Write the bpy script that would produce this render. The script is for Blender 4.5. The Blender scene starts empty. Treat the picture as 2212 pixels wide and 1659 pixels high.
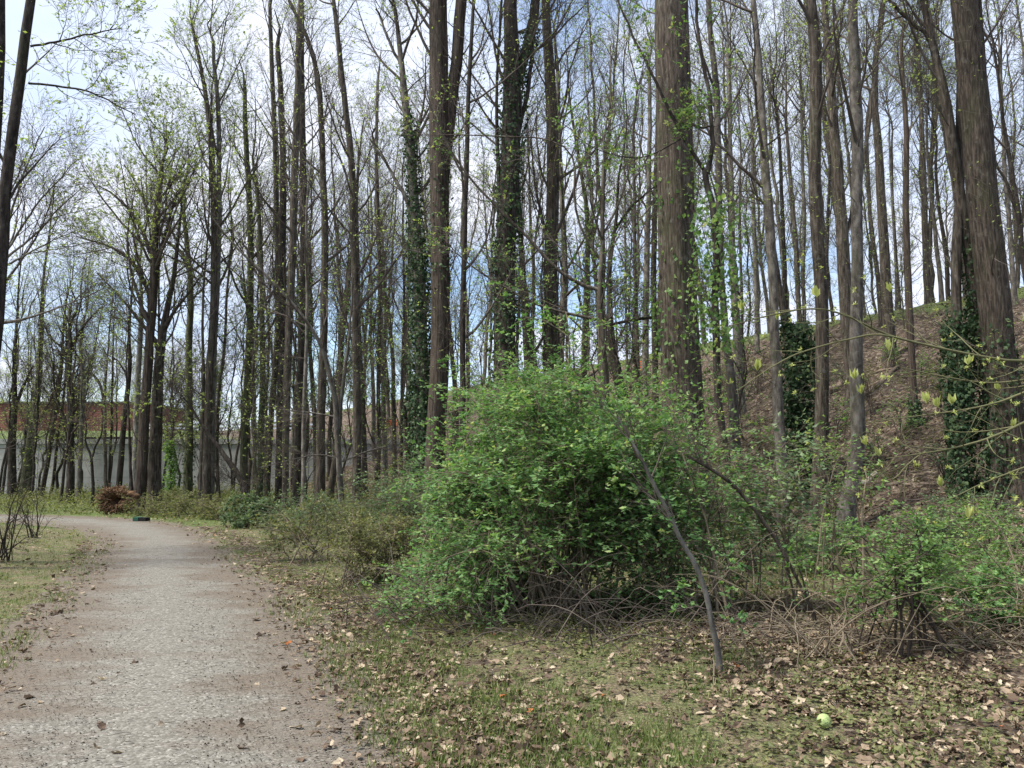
import bpy, math
import numpy as np
from math import radians, sin, cos, tan, atan

# ------------------------------------------------------------------ camera, world, sun
SC = bpy.context.scene
COL = SC.collection
F = 1640.0; CX = 1106.0; CY = 829.5          # focal length in units of a 2212 px wide frame
PITCH = atan(180.0 / F)
EYE = 1.6
cam = bpy.data.objects.new("camera", bpy.data.cameras.new("camera"))
COL.objects.link(cam)
cam.location = (0, 0, EYE)
cam.rotation_euler = (radians(90) + PITCH, 0, 0)
cam.data.sensor_width = 36.0
cam.data.lens = 36.0 * F / 2212.0
cam.data.clip_end = 2000
SC.camera = cam

SUN_EL, SUN_AZ = 60.0, -108.0                  # azimuth from +Y, clockwise
w = bpy.data.worlds.new("World"); SC.world = w; w.use_nodes = True
nt = w.node_tree; nt.nodes.clear()
def N(nt, t, **k):
    n = nt.nodes.new(t)
    for a, b in k.items(): setattr(n, a, b)
    return n
def math_node(nt, op, a, b=None, c=None, clamp=False):
    n = N(nt, 'ShaderNodeMath', operation=op); n.use_clamp = clamp
    for i, v in enumerate((a, b, c)):
        if v is None: continue
        if isinstance(v, (int, float)): n.inputs[i].default_value = v
        else: nt.links.new(v, n.inputs[i])
    return n.outputs[0]
out = N(nt, 'ShaderNodeOutputWorld')
sky = N(nt, 'ShaderNodeTexSky', sky_type='NISHITA'); sky.sun_disc = False
sky.sun_elevation = radians(SUN_EL); sky.sun_rotation = radians(SUN_AZ)
bg1 = N(nt, 'ShaderNodeBackground'); bg1.inputs[1].default_value = 0.12
nt.links.new(sky.outputs[0], bg1.inputs[0])
bg2 = N(nt, 'ShaderNodeBackground')
tc = N(nt, 'ShaderNodeTexCoord'); sep = N(nt, 'ShaderNodeSeparateXYZ')
nt.links.new(tc.outputs['Generated'], sep.inputs[0])
den = math_node(nt, 'ADD', math_node(nt, 'MAXIMUM', sep.outputs[2], 0.0), 0.22)
cx_ = math_node(nt, 'DIVIDE', sep.outputs[0], den); cy_ = math_node(nt, 'DIVIDE', sep.outputs[1], den)
cmb = N(nt, 'ShaderNodeCombineXYZ'); nt.links.new(cx_, cmb.inputs[0]); nt.links.new(cy_, cmb.inputs[1])
cmb.inputs[2].default_value = 3.7
nz = N(nt, 'ShaderNodeTexNoise'); nz.inputs['Scale'].default_value = 1.1; nz.inputs['Detail'].default_value = 8
nz.inputs['Roughness'].default_value = 0.55
nt.links.new(cmb.outputs[0], nz.inputs['Vector'])
mr = N(nt, 'ShaderNodeMapRange', interpolation_type='SMOOTHSTEP'); mr.inputs[1].default_value = 0.35; mr.inputs[2].default_value = 0.54
nt.links.new(nz.outputs[0], mr.inputs[0])
nz2 = N(nt, 'ShaderNodeTexNoise'); nz2.inputs['Scale'].default_value = 2.3; nz2.inputs['Detail'].default_value = 6
nt.links.new(cmb.outputs[0], nz2.inputs['Vector'])
rp = N(nt, 'ShaderNodeValToRGB')
rp.color_ramp.elements[0].position = 0.3; rp.color_ramp.elements[0].color = (0.58, 0.72, 0.98, 1)
rp.color_ramp.elements[1].position = 0.7; rp.color_ramp.elements[1].color = (0.86, 0.89, 0.99, 1)
nt.links.new(nz2.outputs[0], rp.inputs[0]); nt.links.new(rp.outputs[0], bg2.inputs[0]); bg2.inputs[1].default_value = 0.60
mx = N(nt, 'ShaderNodeMixShader'); nt.links.new(mr.outputs[0], mx.inputs[0])
nt.links.new(bg1.outputs[0], mx.inputs[1]); nt.links.new(bg2.outputs[0], mx.inputs[2])
nt.links.new(mx.outputs[0], out.inputs[0])

sun = bpy.data.objects.new("sun", bpy.data.lights.new("sun", 'SUN')); COL.objects.link(sun)
sun.data.energy = 3.6; sun.data.angle = radians(15); sun.data.color = (1.0, 0.95, 0.86)
sun.rotation_euler = (radians(90 - SUN_EL), 0, radians(180 - SUN_AZ) )
SC.view_settings.view_transform = 'Standard'; SC.view_settings.look = 'None'
SC.view_settings.exposure = 1.1; SC.view_settings.gamma = 1.0

# ------------------------------------------------------------------ projection helpers and terrain
def smooth(a, b, x):
    t = np.clip((np.asarray(x, float) - a) / (b - a), 0, 1); return t * t * (3 - 2 * t)
def ray(vx, vy):
    xc = (vx - CX) / F; yc = (CY - vy) / F
    return np.array([xc, cos(PITCH) - yc * sin(PITCH), sin(PITCH) + yc * cos(PITCH)])
def at(vx, vy, Y):
    d = ray(vx, vy); t = Y / d[1]
    return np.array([d[0] * t, Y, EYE + d[2] * t]), t
DX, DY = -0.542, 0.840                        # direction the embankment runs in
def sdist(x, y): return 0.840 * x + 0.542 * y
def flat_hit(vx, vy):
    d = ray(vx, vy); t = -EYE / d[2]; return (d[0] * t, d[1] * t)
LEFT = [(-1.9, -6), (-1.95, -2), (-2.2, 1.0), (-3.3, 4.2)] + [flat_hit(*p) for p in [(0,1446),(42,1388),(87,1346),(142,1307),(181,1252),(223,1214),(243,1176),(207,1148),(161,1138),(65,1131),(0,1127)]] + [(-24, 23.9), (-40, 25.5)]
RIGHT = [(1.9, -6), (1.5, -2), (0.9, 1.0)] + [flat_hit(*p) for p in [(850,1659),(705,1440),(600,1310),(490,1210),(430,1152),(370,1134),(290,1123),(150,1116),(0,1113)]] + [(-25, 27.0), (-40, 28.6)]
def resample(pts, n):
    p = np.array(pts, float); d = np.r_[0, np.cumsum(np.linalg.norm(np.diff(p, axis=0), axis=1))]
    t = np.linspace(0, d[-1], n); return np.stack([np.interp(t, d, p[:, k]) for k in range(p.shape[1])], 1)
def chaikin(p, it=2):
    p = np.array(p, float)
    for _ in range(it):
        q = np.empty((2 * len(p) - 2, p.shape[1])); q[0::2] = p[:-1] * .75 + p[1:] * .25; q[1::2] = p[:-1] * .25 + p[1:] * .75
        p = np.vstack([p[:1], q, p[-1:]])
    return p
_L = resample(chaikin(LEFT), 160); _R = resample(chaikin(RIGHT), 160)
PC = (_L + _R) / 2; PH = np.linalg.norm(_L - _R, axis=1) / 2
def path_dist(x, y):                          # metres outside the path (negative on it)
    x = np.atleast_1d(x).ravel(); y = np.atleast_1d(y).ravel(); o = np.empty(len(x))
    for i in range(0, len(x), 20000):
        d = np.hypot(x[i:i+20000, None] - PC[None, :, 0], y[i:i+20000, None] - PC[None, :, 1])
        k = d.argmin(1); o[i:i+20000] = d[np.arange(len(k)), k] - PH[k]
    return o
def wob(x, y, f, s=0.0):
    return (np.sin(x * f + 1.3 + s) * np.cos(y * f * 0.83 - 0.7 + s) + 0.5 * np.sin(x * f * 2.3 - y * f * 1.7 + s * 2) + 0.25 * np.sin(x * f * 4.1 + y * f * 5.3 + s)) / 1.75
def ground(x, y, pd=None):
    x = np.asarray(x, float); y = np.asarray(y, float); s = sdist(x, y)
    e = np.clip((s - 12.6) / 17.0, 0, 1); emb = 7.95 * (e * 0.72 + 0.28 * e * e * (3 - 2 * e))
    emb = emb + (0.24 * wob(x, y, 0.55) + .09 * wob(x, y, 1.7, 5.0) + .03 * wob(x, y, 4.3, 1.0)) * smooth(12.5, 16, s) * (1 - smooth(28, 30, s))
    bank = (3.15 + 1.3 * smooth(46, 62, y) + 0.033 * np.clip(y - 60, 0, 90)) * smooth(45.15, 45.45, y)
    z = np.maximum(emb, bank)
    if pd is None: pd = path_dist(x, y).reshape(x.shape)
    off = smooth(0.3, 2.5, pd)
    z = z + off * (0.05 * wob(x, y, 1.7, 2.0) + 0.05)
    return z
def gz(x, y): return float(ground(np.array([x]), np.array([y]))[0])
def hit(vx, vy, y0=2.0):
    d = ray(vx, vy); ts = np.geomspace(2.5, 150, 500)
    X = d[0] * ts; Yv = d[1] * ts; Z = EYE + d[2] * ts
    g = ground(X, Yv); k = np.argmax(Z < g)
    return np.array([X[k], Yv[k], g[k]]), ts[k]

# ------------------------------------------------------------------ mesh helpers
class MB:
    def __init__(s): s.v = []; s.f = []; s.m = []; s.r = []; s.sm = []; s.n = 0
    def add(s, v, f, mat=0, rnd=None, smooth_=True):
        v = np.asarray(v, float).reshape(-1, 3); f = np.asarray(f, int).reshape(-1, 4)
        if len(v) == 0: return
        s.v.append(v); s.f.append(f + s.n); s.m.append(np.full(len(f), mat)); s.sm.append(np.full(len(f), smooth_))
        s.r.append(np.zeros(len(v)) if rnd is None else np.asarray(rnd, float)); s.n += len(v)
    def box(s, lo, hi, mat=0):
        x0, y0, z0 = lo; x1, y1, z1 = hi
        v = [(x0,y0,z0),(x1,y0,z0),(x1,y1,z0),(x0,y1,z0),(x0,y0,z1),(x1,y0,z1),(x1,y1,z1),(x0,y1,z1)]
        s.add(v, [(0,3,2,1),(4,5,6,7),(0,1,5,4),(1,2,6,5),(2,3,7,6),(3,0,4,7)], mat, None, False)
    def build(s, name, mats, parent=None, origin=(0, 0, 0)):
        me = bpy.data.meshes.new(name)
        v = np.vstack(s.v) - np.asarray(origin, float); f = np.vstack(s.f)
        me.vertices.add(len(v)); me.vertices.foreach_set('co', v.astype(np.float32).ravel())
        me.loops.add(len(f) * 4); me.loops.foreach_set('vertex_index', f.astype(np.int32).ravel())
        me.polygons.add(len(f)); me.polygons.foreach_set('loop_start', np.arange(0, len(f) * 4, 4, dtype=np.int32))
        me.polygons.foreach_set('material_index', np.concatenate(s.m).astype(np.int32))
        me.polygons.foreach_set('use_smooth', np.concatenate(s.sm).astype(bool))
        a = me.attributes.new('rnd', 'FLOAT', 'POINT'); a.data.foreach_set('value', np.concatenate(s.r).astype(np.float32))
        me.update(calc_edges=True)
        for m in (mats if isinstance(mats, (list, tuple)) else [mats]): me.materials.append(m)
        o = bpy.data.objects.new(name, me); COL.objects.link(o)
        if parent is not None: o.parent = parent
        else: o.location = origin
        return o
def tag(o, label=None, cat=None, group=None, kind=None):
    if label: o['label'] = label
    if cat: o['category'] = cat
    if group: o['group'] = group
    if kind: o['kind'] = kind
    return o
def empty(name, loc, label, cat, group=None):
    o = bpy.data.objects.new(name, None); COL.objects.link(o); o.location = tuple(float(c) for c in loc); o.empty_display_size = 0.3
    return tag(o, label, cat, group)
def norm(a): return a / np.maximum(np.linalg.norm(a, axis=-1, keepdims=True), 1e-9)

def tubes(mb, P, R, k=5, mat=0, ridge=0.0, rng=None, rnd=None):
    """P (B,n,3) centre lines, R (B,n) radii"""
    P = np.asarray(P, float); R = np.asarray(R, float)
    if P.ndim == 2: P = P[None]; R = R[None]
    B, n, _ = P.shape
    if B == 0: return
    T = norm(np.gradient(P, axis=1))
    ref = np.where(np.abs(T[:, :1, 2:3]) > 0.8, np.array([1.0, 0, 0]), np.array([0, 0, 1.0])) * np.ones_like(T)
    U = norm(np.cross(T, ref)); V = np.cross(T, U)
    a = np.linspace(0, 2 * np.pi, k, endpoint=False)
    rr = R[:, :, None] * np.ones(k)
    if ridge > 0:
        ph = rng.uniform(0, 6.28, 6); zz = np.linspace(0, 1, n)[None, :, None] * 9
        w_ = sum(np.sin(a[None, None, :] * m + ph[i] + np.sin(zz * (1.1 + .4 * i) + ph[i]) * (0.9 if m > 6 else .5)) * q for i, (m, q) in enumerate([(2, .4), (3, .4), (5, .3), (13, .25), (23, .35)]))
        rr = rr * (1 + ridge * w_)
    pts = P[:, :, None, :] + rr[..., None] * (np.cos(a)[None, None, :, None] * U[:, :, None, :] + np.sin(a)[None, None, :, None] * V[:, :, None, :])
    i = np.arange(n - 1)[:, None]; j = np.arange(k)[None, :]; j2 = (j + 1) % k
    q = np.stack([i * k + j, i * k + j2, (i + 1) * k + j2, (i + 1) * k + j], -1).reshape(-1, 4)
    f = (q[None] + (np.arange(B) * n * k)[:, None, None]).reshape(-1, 4)
    mb.add(pts.reshape(-1, 3), f, mat, None if rnd is None else np.full(B * n * k, rnd))

def lerp_on(P, t):
    """P (B,n,3), t (B,c) in 0..1 -> positions, tangents (B,c,3)"""
    n = P.shape[1]; x = np.clip(t, 0, .9999) * (n - 1); i = x.astype(int); fr = (x - i)[..., None]
    b = np.arange(P.shape[0])[:, None]
    p0 = P[b, i]; p1 = P[b, i + 1]
    return p0 * (1 - fr) + p1 * fr, norm(p1 - p0)
def spawn(P, R, cnt, t0, t1, L, ang, up, wig, m, rng, rk=0.55, thin=0.011, flat=0.0, shape=0.5):
    """grow cnt children on every parent; L mean length"""
    B = P.shape[0]
    t = t0 + (t1 - t0) * (np.arange(cnt)[None] + rng.random((B, cnt))) / cnt
    p, d = lerp_on(P, t)
    n = R.shape[1]; xi = np.clip(t, 0, .9999) * (n - 1); r = R[np.arange(B)[:, None], xi.astype(int)]
    q = rng.normal(size=p.shape); q[..., 2] *= (1 - flat); q = norm(q - (q * d).sum(-1, keepdims=True) * d)
    a = np.radians(ang + rng.normal(size=t.shape) * 10)[..., None]
    dr = norm(d * np.cos(a) + q * np.sin(a))
    trel = (t - t0) / max(t1 - t0, 1e-6)
    ln = L * (1 - shape * trel) * rng.uniform(0.55, 1.25, t.shape)
    st = (ln / (m - 1))[..., None]
    pts = [p]; cur = p; dd = dr
    for _ in range(m - 1):
        dd = norm(dd + up * np.array([0, 0, 1.0]) + wig * rng.normal(size=dd.shape)); cur = cur + st * dd; pts.append(cur)
    C = np.stack(pts, 2).reshape(B * cnt, m, 3)
    r0 = np.minimum(r * rk, thin * ln + 0.002).reshape(-1, 1)
    return C, r0 * np.linspace(1, 0.22, m)[None]
def leaves(mb, P, per, size, rng, mat=1, t0=0.1, nrm=(0, 0, 1), jit=0.5, aspect=0.5, off=0.0, hang=0.0, r0=0.0, r1=1.0):
    if len(P) == 0 or per <= 0: return
    B = P.shape[0]
    if per < 1:
        P = P[rng.random(B) < per]; B = len(P); per = 1
        if B == 0: return
    per = int(per)
    t = rng.uniform(t0, 1, (B, per)); p, d = lerp_on(P, t)
    p = p.reshape(-1, 3); d = d.reshape(-1, 3)
    s = norm(np.cross(d, np.array([0, 0, 1.0]) + 0.05)) * np.where(rng.random(len(p)) < .5, -1, 1)[:, None]
    ld = norm(s + 0.6 * d + 0.35 * rng.normal(size=p.shape) - np.array([0, 0, hang]))
    quads(mb, p + off * rng.normal(size=p.shape), ld, np.array(nrm) + jit * rng.normal(size=p.shape), size * rng.uniform(.45, 1.45, len(p)), aspect, mat, np.clip(np.repeat(rng.random(B), per) * .62 + rng.uniform(r0, r1, len(p)) * .5 - .06, 0, 1))
def quads(mb, p, ld, nr, sz, aspect, mat, rnd, fold=0.12):
    nr = norm(nr - (nr * ld).sum(-1, keepdims=True) * ld); sd = np.cross(ld, nr); sz = np.asarray(sz)[:, None]
    a = p; b = p + ld * sz * .45 + sd * sz * aspect * .5 - nr * sz * fold; c = p + ld * sz; e = p + ld * sz * .45 - sd * sz * aspect * .5 - nr * sz * fold
    v = np.stack([a, b, c, e], 1).reshape(-1, 3); f = np.arange(len(p) * 4).reshape(-1, 4)
    mb.add(v, f, mat, np.repeat(rnd, 4), False)

# ------------------------------------------------------------------ materials
def newmat(name):
    m = bpy.data.materials.new(name); m.use_nodes = True; t = m.node_tree; t.nodes.clear()
    o = N(t, 'ShaderNodeOutputMaterial'); b = N(t, 'ShaderNodeBsdfPrincipled'); b.inputs['Roughness'].default_value = 0.9
    b.inputs['Specular IOR Level'].default_value = 0.2
    t.links.new(b.outputs[0], o.inputs[0]); return m, t, b, o
def ramp(t, fac, stops):
    r = N(t, 'ShaderNodeValToRGB'); e = r.color_ramp.elements
    while len(e) < len(stops): e.new(0.5)
    for k, (p, c) in enumerate(stops): e[k].position = p; e[k].color = (*c, 1)
    t.links.new(fac, r.inputs[0]); return r.outputs[0]
def noise(t, vec, scale, detail=4, rough=.55):
    n = N(t, 'ShaderNodeTexNoise'); n.inputs['Scale'].default_value = scale; n.inputs['Detail'].default_value = detail; n.inputs['Roughness'].default_value = rough
    t.links.new(vec, n.inputs['Vector']); return n.outputs[0]
def mixc(t, fac, a, b, mode='MIX'):
    n = N(t, 'ShaderNodeMix', data_type='RGBA', blend_type=mode)
    for s, v in ((n.inputs[0], fac), (n.inputs[6], a), (n.inputs[7], b)):
        if isinstance(v, (int, float)): s.default_value = v
        elif isinstance(v, tuple): s.default_value = (*v, 1)
        else: t.links.new(v, s)
    return n.outputs[2]
def mapped(t, sc, src='Object'):
    tc = N(t, 'ShaderNodeTexCoord'); mp = N(t, 'ShaderNodeMapping'); mp.inputs['Scale'].default_value = sc
    t.links.new(tc.outputs[src], mp.inputs[0]); return mp.outputs[0]
def bump(t, b, h, strength, dist=0.02):
    n = N(t, 'ShaderNodeBump'); n.inputs['Strength'].default_value = strength; n.inputs['Distance'].default_value = dist
    t.links.new(h, n.inputs['Height']); t.links.new(n.outputs[0], b.inputs['Normal'])
def bark(name, dark, mid, light, fx=22, fz=3.0, moss=0.25, b_=0.9, lichen=0.3):
    m, t, b, o = newmat(name)
    v = mapped(t, (fx, fx, fz)); n1 = noise(t, v, 1.0, 5, .65)
    v2 = mapped(t, (1.6, 1.6, .8)); n2 = noise(t, v2, 1.3, 5, .6)
    v3 = mapped(t, (9, 9, 7)); n3 = noise(t, v3, 1.0, 3, .6)
    c = ramp(t, n1, [(.36, dark), (.5, mid), (.66, light)])
    c = mixc(t, math_node(t, 'MULTIPLY', ramp(t, n2, [(.5, (0, 0, 0)), (.68, (1, 1, 1))]), moss), c, (.075, .095, .03))
    c = mixc(t, math_node(t, 'MULTIPLY', ramp(t, n3, [(.58, (0, 0, 0)), (.66, (1, 1, 1))]), lichen), c, (.26, .26, .22))
    oi = N(t, 'ShaderNodeObjectInfo'); hv = N(t, 'ShaderNodeHueSaturation')
    t.links.new(math_node(t, 'MULTIPLY_ADD', oi.outputs['Random'], .45, .55), hv.inputs['Value']); t.links.new(c, hv.inputs['Color'])
    t.links.new(hv.outputs[0], b.inputs['Base Color']); bump(t, b, n1, b_, .03); return m
M = {}
M['bark_brown'] = bark('bark_brown', (.030, .024, .019), (.080, .065, .051), (.165, .138, .112), 20, 2.6, .2)
M['bark_red'] = bark('bark_red', (.032, .024, .019), (.088, .067, .052), (.165, .13, .103), 26, 2.2, .1, lichen=.1)
M['bark_grey'] = bark('bark_grey', (.06, .052, .045), (.14, .122, .103), (.26, .235, .205), 10, 3.5, .3, .5, .5)
M['bark_pale'] = bark('bark_pale', (.09, .08, .07), (.18, .17, .15), (.30, .28, .255), 9, 3.5, .15, .4, .5)
M['bark_dark'] = bark('bark_dark', (.018, .014, .012), (.045, .036, .03), (.09, .075, .062), 16, 3.5, .15, .7, .15)
M['bark_big'] = bark('bark_big', (.024, .019, .015), (.07, .055, .043), (.15, .122, .097), 30, 3.6, .25, 1.0, .25)
M['bark_moss'] = bark('bark_moss', (.03, .032, .018), (.08, .082, .045), (.15, .145, .10), 16, 3.5, .8, .7, .1)
def flatmat(name, c0, c1, scale=6, rough=.9, b_=0.3, sc=(1, 1, 1)):
    m, t, b, o = newmat(name); n = noise(t, mapped(t, sc), scale, 6, .6)
    t.links.new(ramp(t, n, [(.3, c0), (.7, c1)]), b.inputs['Base Color']); b.inputs['Roughness'].default_value = rough
    bump(t, b, n, b_, .02); return m
M['twig'] = flatmat('twig', (.05, .04, .034), (.13, .108, .09), 3)
M['twig_dark'] = flatmat('twig_dark', (.028, .022, .018), (.07, .055, .045), 3)
M['twig_tan'] = flatmat('twig_tan', (.10, .08, .055), (.22, .18, .13), 4)
M['twig_green'] = flatmat('twig_green', (.07, .075, .035), (.15, .145, .075), 4)
def leafmat(name, stops, trans=0.45, rough=.55, spec=.3):
    m, t, b, o = newmat(name); at_ = N(t, 'ShaderNodeAttribute', attribute_name='rnd')
    c = ramp(t, at_.outputs['Fac'], stops); t.links.new(c, b.inputs['Base Color']); b.inputs['Roughness'].default_value = rough
    b.inputs['Specular IOR Level'].default_value = spec
    tr = N(t, 'ShaderNodeBsdfTranslucent'); t.links.new(mixc(t, 1.0, c, (1.0, 1.0, .55), 'MULTIPLY'), tr.inputs[0])
    ms = N(t, 'ShaderNodeMixShader'); ms.inputs[0].default_value = trans
    t.links.new(b.outputs[0], ms.inputs[1]); t.links.new(tr.outputs[0], ms.inputs[2]); t.links.new(ms.outputs[0], o.inputs[0]); return m
M['leaf_young'] = leafmat('leaf_young', [(0, (.20, .27, .09)), (.6, (.33, .43, .15)), (1, (.48, .56, .24))], .6)
M['leaf_olive'] = leafmat('leaf_olive', [(0, (.09, .11, .04)), (.6, (.18, .20, .08)), (1, (.29, .28, .13))], .45)
M['leaf_bush'] = leafmat('leaf_bush', [(0, (.055, .13, .045)), (.45, (.13, .26, .085)), (.8, (.235, .385, .15)), (1, (.44, .50, .20))], .48)
M['leaf_bright'] = leafmat('leaf_bright', [(0, (.08, .17, .05)), (.6, (.18, .31, .10)), (1, (.32, .44, .16))], .5)
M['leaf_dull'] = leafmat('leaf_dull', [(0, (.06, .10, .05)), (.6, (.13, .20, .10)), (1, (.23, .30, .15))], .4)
M['ivy'] = leafmat('ivy', [(0, (.018, .040, .018)), (.6, (.045, .085, .038)), (1, (.12, .17, .08))], .2, .65, .2)
M['bud'] = leafmat('bud', [(0, (.36, .42, .12)), (1, (.55, .58, .24))], .5)
M['litter'] = leafmat('litter', [(0, (.06, .042, .03)), (.3, (.13, .092, .066)), (.55, (.20, .148, .105)), (.78, (.31, .24, .17)), (.93, (.46, .385, .28)), (1, (.34, .13, .05))], .12, .8, .1)
M['grass'] = leafmat('grass', [(0, (.08, .12, .035)), (.5, (.15, .21, .06)), (.8, (.24, .26, .11)), (1, (.38, .34, .20))], .35)

def ground_color(t):
    """leaf litter, grass and soil driven by the point attributes 'litter' and 'green'"""
    v = mapped(t, (1, 1, 1))
    vo = N(t, 'ShaderNodeTexVoronoi'); vo.inputs['Scale'].default_value = 11; vo.inputs['Randomness'].default_value = 1
    n0 = noise(t, v, 9, 3); va = N(t, 'ShaderNodeVectorMath', operation='ADD'); t.links.new(v, va.inputs[0])
    sc = N(t, 'ShaderNodeVectorMath', operation='SCALE'); cb = N(t, 'ShaderNodeCombineXYZ'); t.links.new(n0, cb.inputs[0]); t.links.new(n0, cb.inputs[1])
    t.links.new(cb.outputs[0], sc.inputs[0]); sc.inputs['Scale'].default_value = .25; t.links.new(sc.outputs[0], va.inputs[1]); t.links.new(va.outputs[0], vo.inputs['Vector'])
    sep = N(t, 'ShaderNodeSeparateColor'); t.links.new(vo.outputs['Color'], sep.inputs[0])
    fine = noise(t, v, 55, 5, .7); mid = noise(t, v, 3.5, 6, .65); big = noise(t, v, .6, 4, .6)
    lit = ramp(t, sep.outputs[0], [(0, (.045, .033, .025)), (.45, (.10, .072, .053)), (.75, (.17, .128, .095)), (1, (.29, .235, .175))])
    lit = mixc(t, .55, lit, ramp(t, fine, [(.3, (.25, .25, .25)), (.7, (1, 1, 1))]), 'MULTIPLY')
    gr = ramp(t, fine, [(.34, (.038, .04, .018)), (.5, (.11, .125, .05)), (.66, (.25, .25, .12))])
    gr2 = ramp(t, fine, [(.34, (.05, .038, .026)), (.5, (.15, .118, .075)), (.66, (.33, .27, .18))])
    gr = mixc(t, ramp(t, mid, [(.42, (0, 0, 0)), (.6, (1, 1, 1))]), gr, gr2)
    al = N(t, 'ShaderNodeAttribute', attribute_name='litter'); ag = N(t, 'ShaderNodeAttribute', attribute_name='green')
    f = math_node(t, 'ADD', al.outputs['Fac'], math_node(t, 'MULTIPLY_ADD', mid, 1.6, -.8))
    f = ramp(t, f, [(.42, (0, 0, 0)), (.58, (1, 1, 1))])
    c = mixc(t, f, gr, lit)
    g3 = ramp(t, fine, [(.3, (.035, .06, .015)), (.7, (.14, .19, .05))])
    f2 = math_node(t, 'ADD', ag.outputs['Fac'], math_node(t, 'MULTIPLY_ADD', big, 1.4, -.7))
    f2 = math_node(t, 'MULTIPLY', ramp(t, math_node(t, 'ADD', f2, math_node(t, 'MULTIPLY_ADD', fine, .6, -.3)), [(.45, (0, 0, 0)), (.62, (1, 1, 1))]), .85)
    c = mixc(t, f2, c, g3)
    return v, c, fine, sep.outputs[0], mid
m, t, b, o = newmat('ground'); v, c, fine, cell, mid = ground_color(t)
t.links.new(c, b.inputs['Base Color']); bump(t, b, math_node(t, 'ADD', fine, cell), .8, .03); M['ground'] = m
m, t, b, o = newmat('gravel'); v, c, fine, cell, mid = ground_color(t)
vo = N(t, 'ShaderNodeTexVoronoi'); vo.inputs['Scale'].default_value = 65; t.links.new(v, vo.inputs['Vector'])
sp = N(t, 'ShaderNodeSeparateColor'); t.links.new(vo.outputs['Color'], sp.inputs[0])
st = ramp(t, sp.outputs[0], [(0, (.122, .113, .096)), (.5, (.178, .168, .145)), (.85, (.222, .21, .184)), (1, (.32, .304, .27))])
st = mixc(t, .4, st, ramp(t, vo.outputs['Distance'], [(.0, (1, 1, 1)), (.75, (.5, .48, .45))]), 'MULTIPLY')
vm = mapped(t, (.8, 1.7, 1)); red = noise(t, vm, 1.0, 7, .7)
brn = ramp(t, fine, [(.3, (.058, .046, .035)), (.55, (.135, .110, .085)), (.8, (.205, .176, .140))])
ed = N(t, 'ShaderNodeAttribute', attribute_name='edge')      # 0 at the border .. 1 at the middle
fb = math_node(t, 'SUBTRACT', math_node(t, 'MULTIPLY_ADD', red, 2.9, -.50), math_node(t, 'MULTIPLY', ed.outputs['Fac'], 1.15))
st = mixc(t, ramp(t, fb, [(.0, (0, 0, 0)), (.5, (.9, .9, .9))]), st, brn)
vs = mapped(t, (9, 48, 1)); stick = noise(t, vs, 1.0, 3, .6)
st = mixc(t, math_node(t, 'MULTIPLY', ramp(t, stick, [(.62, (0, 0, 0)), (.70, (1, 1, 1))]), .5), st, (.075, .052, .042))
fe = math_node(t, 'ADD', math_node(t, 'MULTIPLY', ed.outputs['Fac'], 2.3), math_node(t, 'ADD', math_node(t, 'MULTIPLY_ADD', mid, 2.4, -.98), math_node(t, 'MULTIPLY_ADD', fine, 1.0, -.5)))
fin = mixc(t, ramp(t, fe, [(.1, (0, 0, 0)), (.42, (1, 1, 1))]), c, st)
t.links.new(fin, b.inputs['Base Color']); bump(t, b, math_node(t, 'ADD', fine, math_node(t, 'SUBTRACT', 1.0, vo.outputs['Distance'])), .28, .006); M['gravel'] = m
m, t, b, o = newmat('concrete')
v = mapped(t, (1, 1, 1)); n1 = noise(t, v, .8, 7, .65); n2 = noise(t, mapped(t, (1.2, 1, .25)), 1.5, 5, .6)
c = ramp(t, n1, [(.3, (.28, .28, .27)), (.7, (.44, .435, .415))]); c = mixc(t, .35, c, ramp(t, n2, [(.35, (.45, .45, .42)), (.65, (1, 1, 1))]), 'MULTIPLY')
sx = N(t, 'ShaderNodeSeparateXYZ'); t.links.new(v, sx.inputs[0])
mk = math_node(t, 'MULTIPLY', math_node(t, 'COMPARE', sx.outputs[0], -24.6, 1.3), math_node(t, 'LESS_THAN', math_node(t, 'ADD', sx.outputs[2], math_node(t, 'MULTIPLY', n1, 1.2)), 1.75))
c = mixc(t, math_node(t, 'MULTIPLY', mk, .75), c, (.34, .22, .12)); t.links.new(c, b.inputs['Base Color']); bump(t, b, n1, .3); M['concrete'] = m
m, t, b, o = newmat('brick'); bt = N(t, 'ShaderNodeTexBrick'); tcx = mapped(t, (1, 1, 1)); s1 = N(t, 'ShaderNodeSeparateXYZ'); t.links.new(tcx, s1.inputs[0]); c1 = N(t, 'ShaderNodeCombineXYZ')
t.links.new(math_node(t, 'ADD', s1.outputs[0], s1.outputs[1]), c1.inputs[0]); t.links.new(s1.outputs[2], c1.inputs[1]); t.links.new(c1.outputs[0], bt.inputs['Vector'])
bt.inputs['Color1'].default_value = (.24, .085, .062, 1); bt.inputs['Color2'].default_value = (.18, .064, .05, 1); bt.inputs['Mortar'].default_value = (.30, .22, .18, 1)
bt.inputs['Scale'].default_value = 1; bt.inputs['Brick Width'].default_value = .4; bt.inputs['Row Height'].default_value = .2; bt.inputs['Mortar Size'].default_value = .012
t.links.new(mixc(t, .4, bt.outputs[0], ramp(t, noise(t, tcx, .5, 4), [(.35, (.6, .6, .6)), (.7, (1, 1, 1))]), 'MULTIPLY'), b.inputs['Base Color']); M['brick'] = m
M['roof'] = flatmat('roof', (.07, .065, .06), (.12, .11, .10), 2)
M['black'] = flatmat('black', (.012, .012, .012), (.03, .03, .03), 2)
M['metal'] = flatmat('metal', (.45, .48, .52), (.65, .68, .72), 2, .5, .05)
M['orange'] = flatmat('orange', (.65, .13, .03), (.85, .22, .06), 5, .6)
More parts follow.
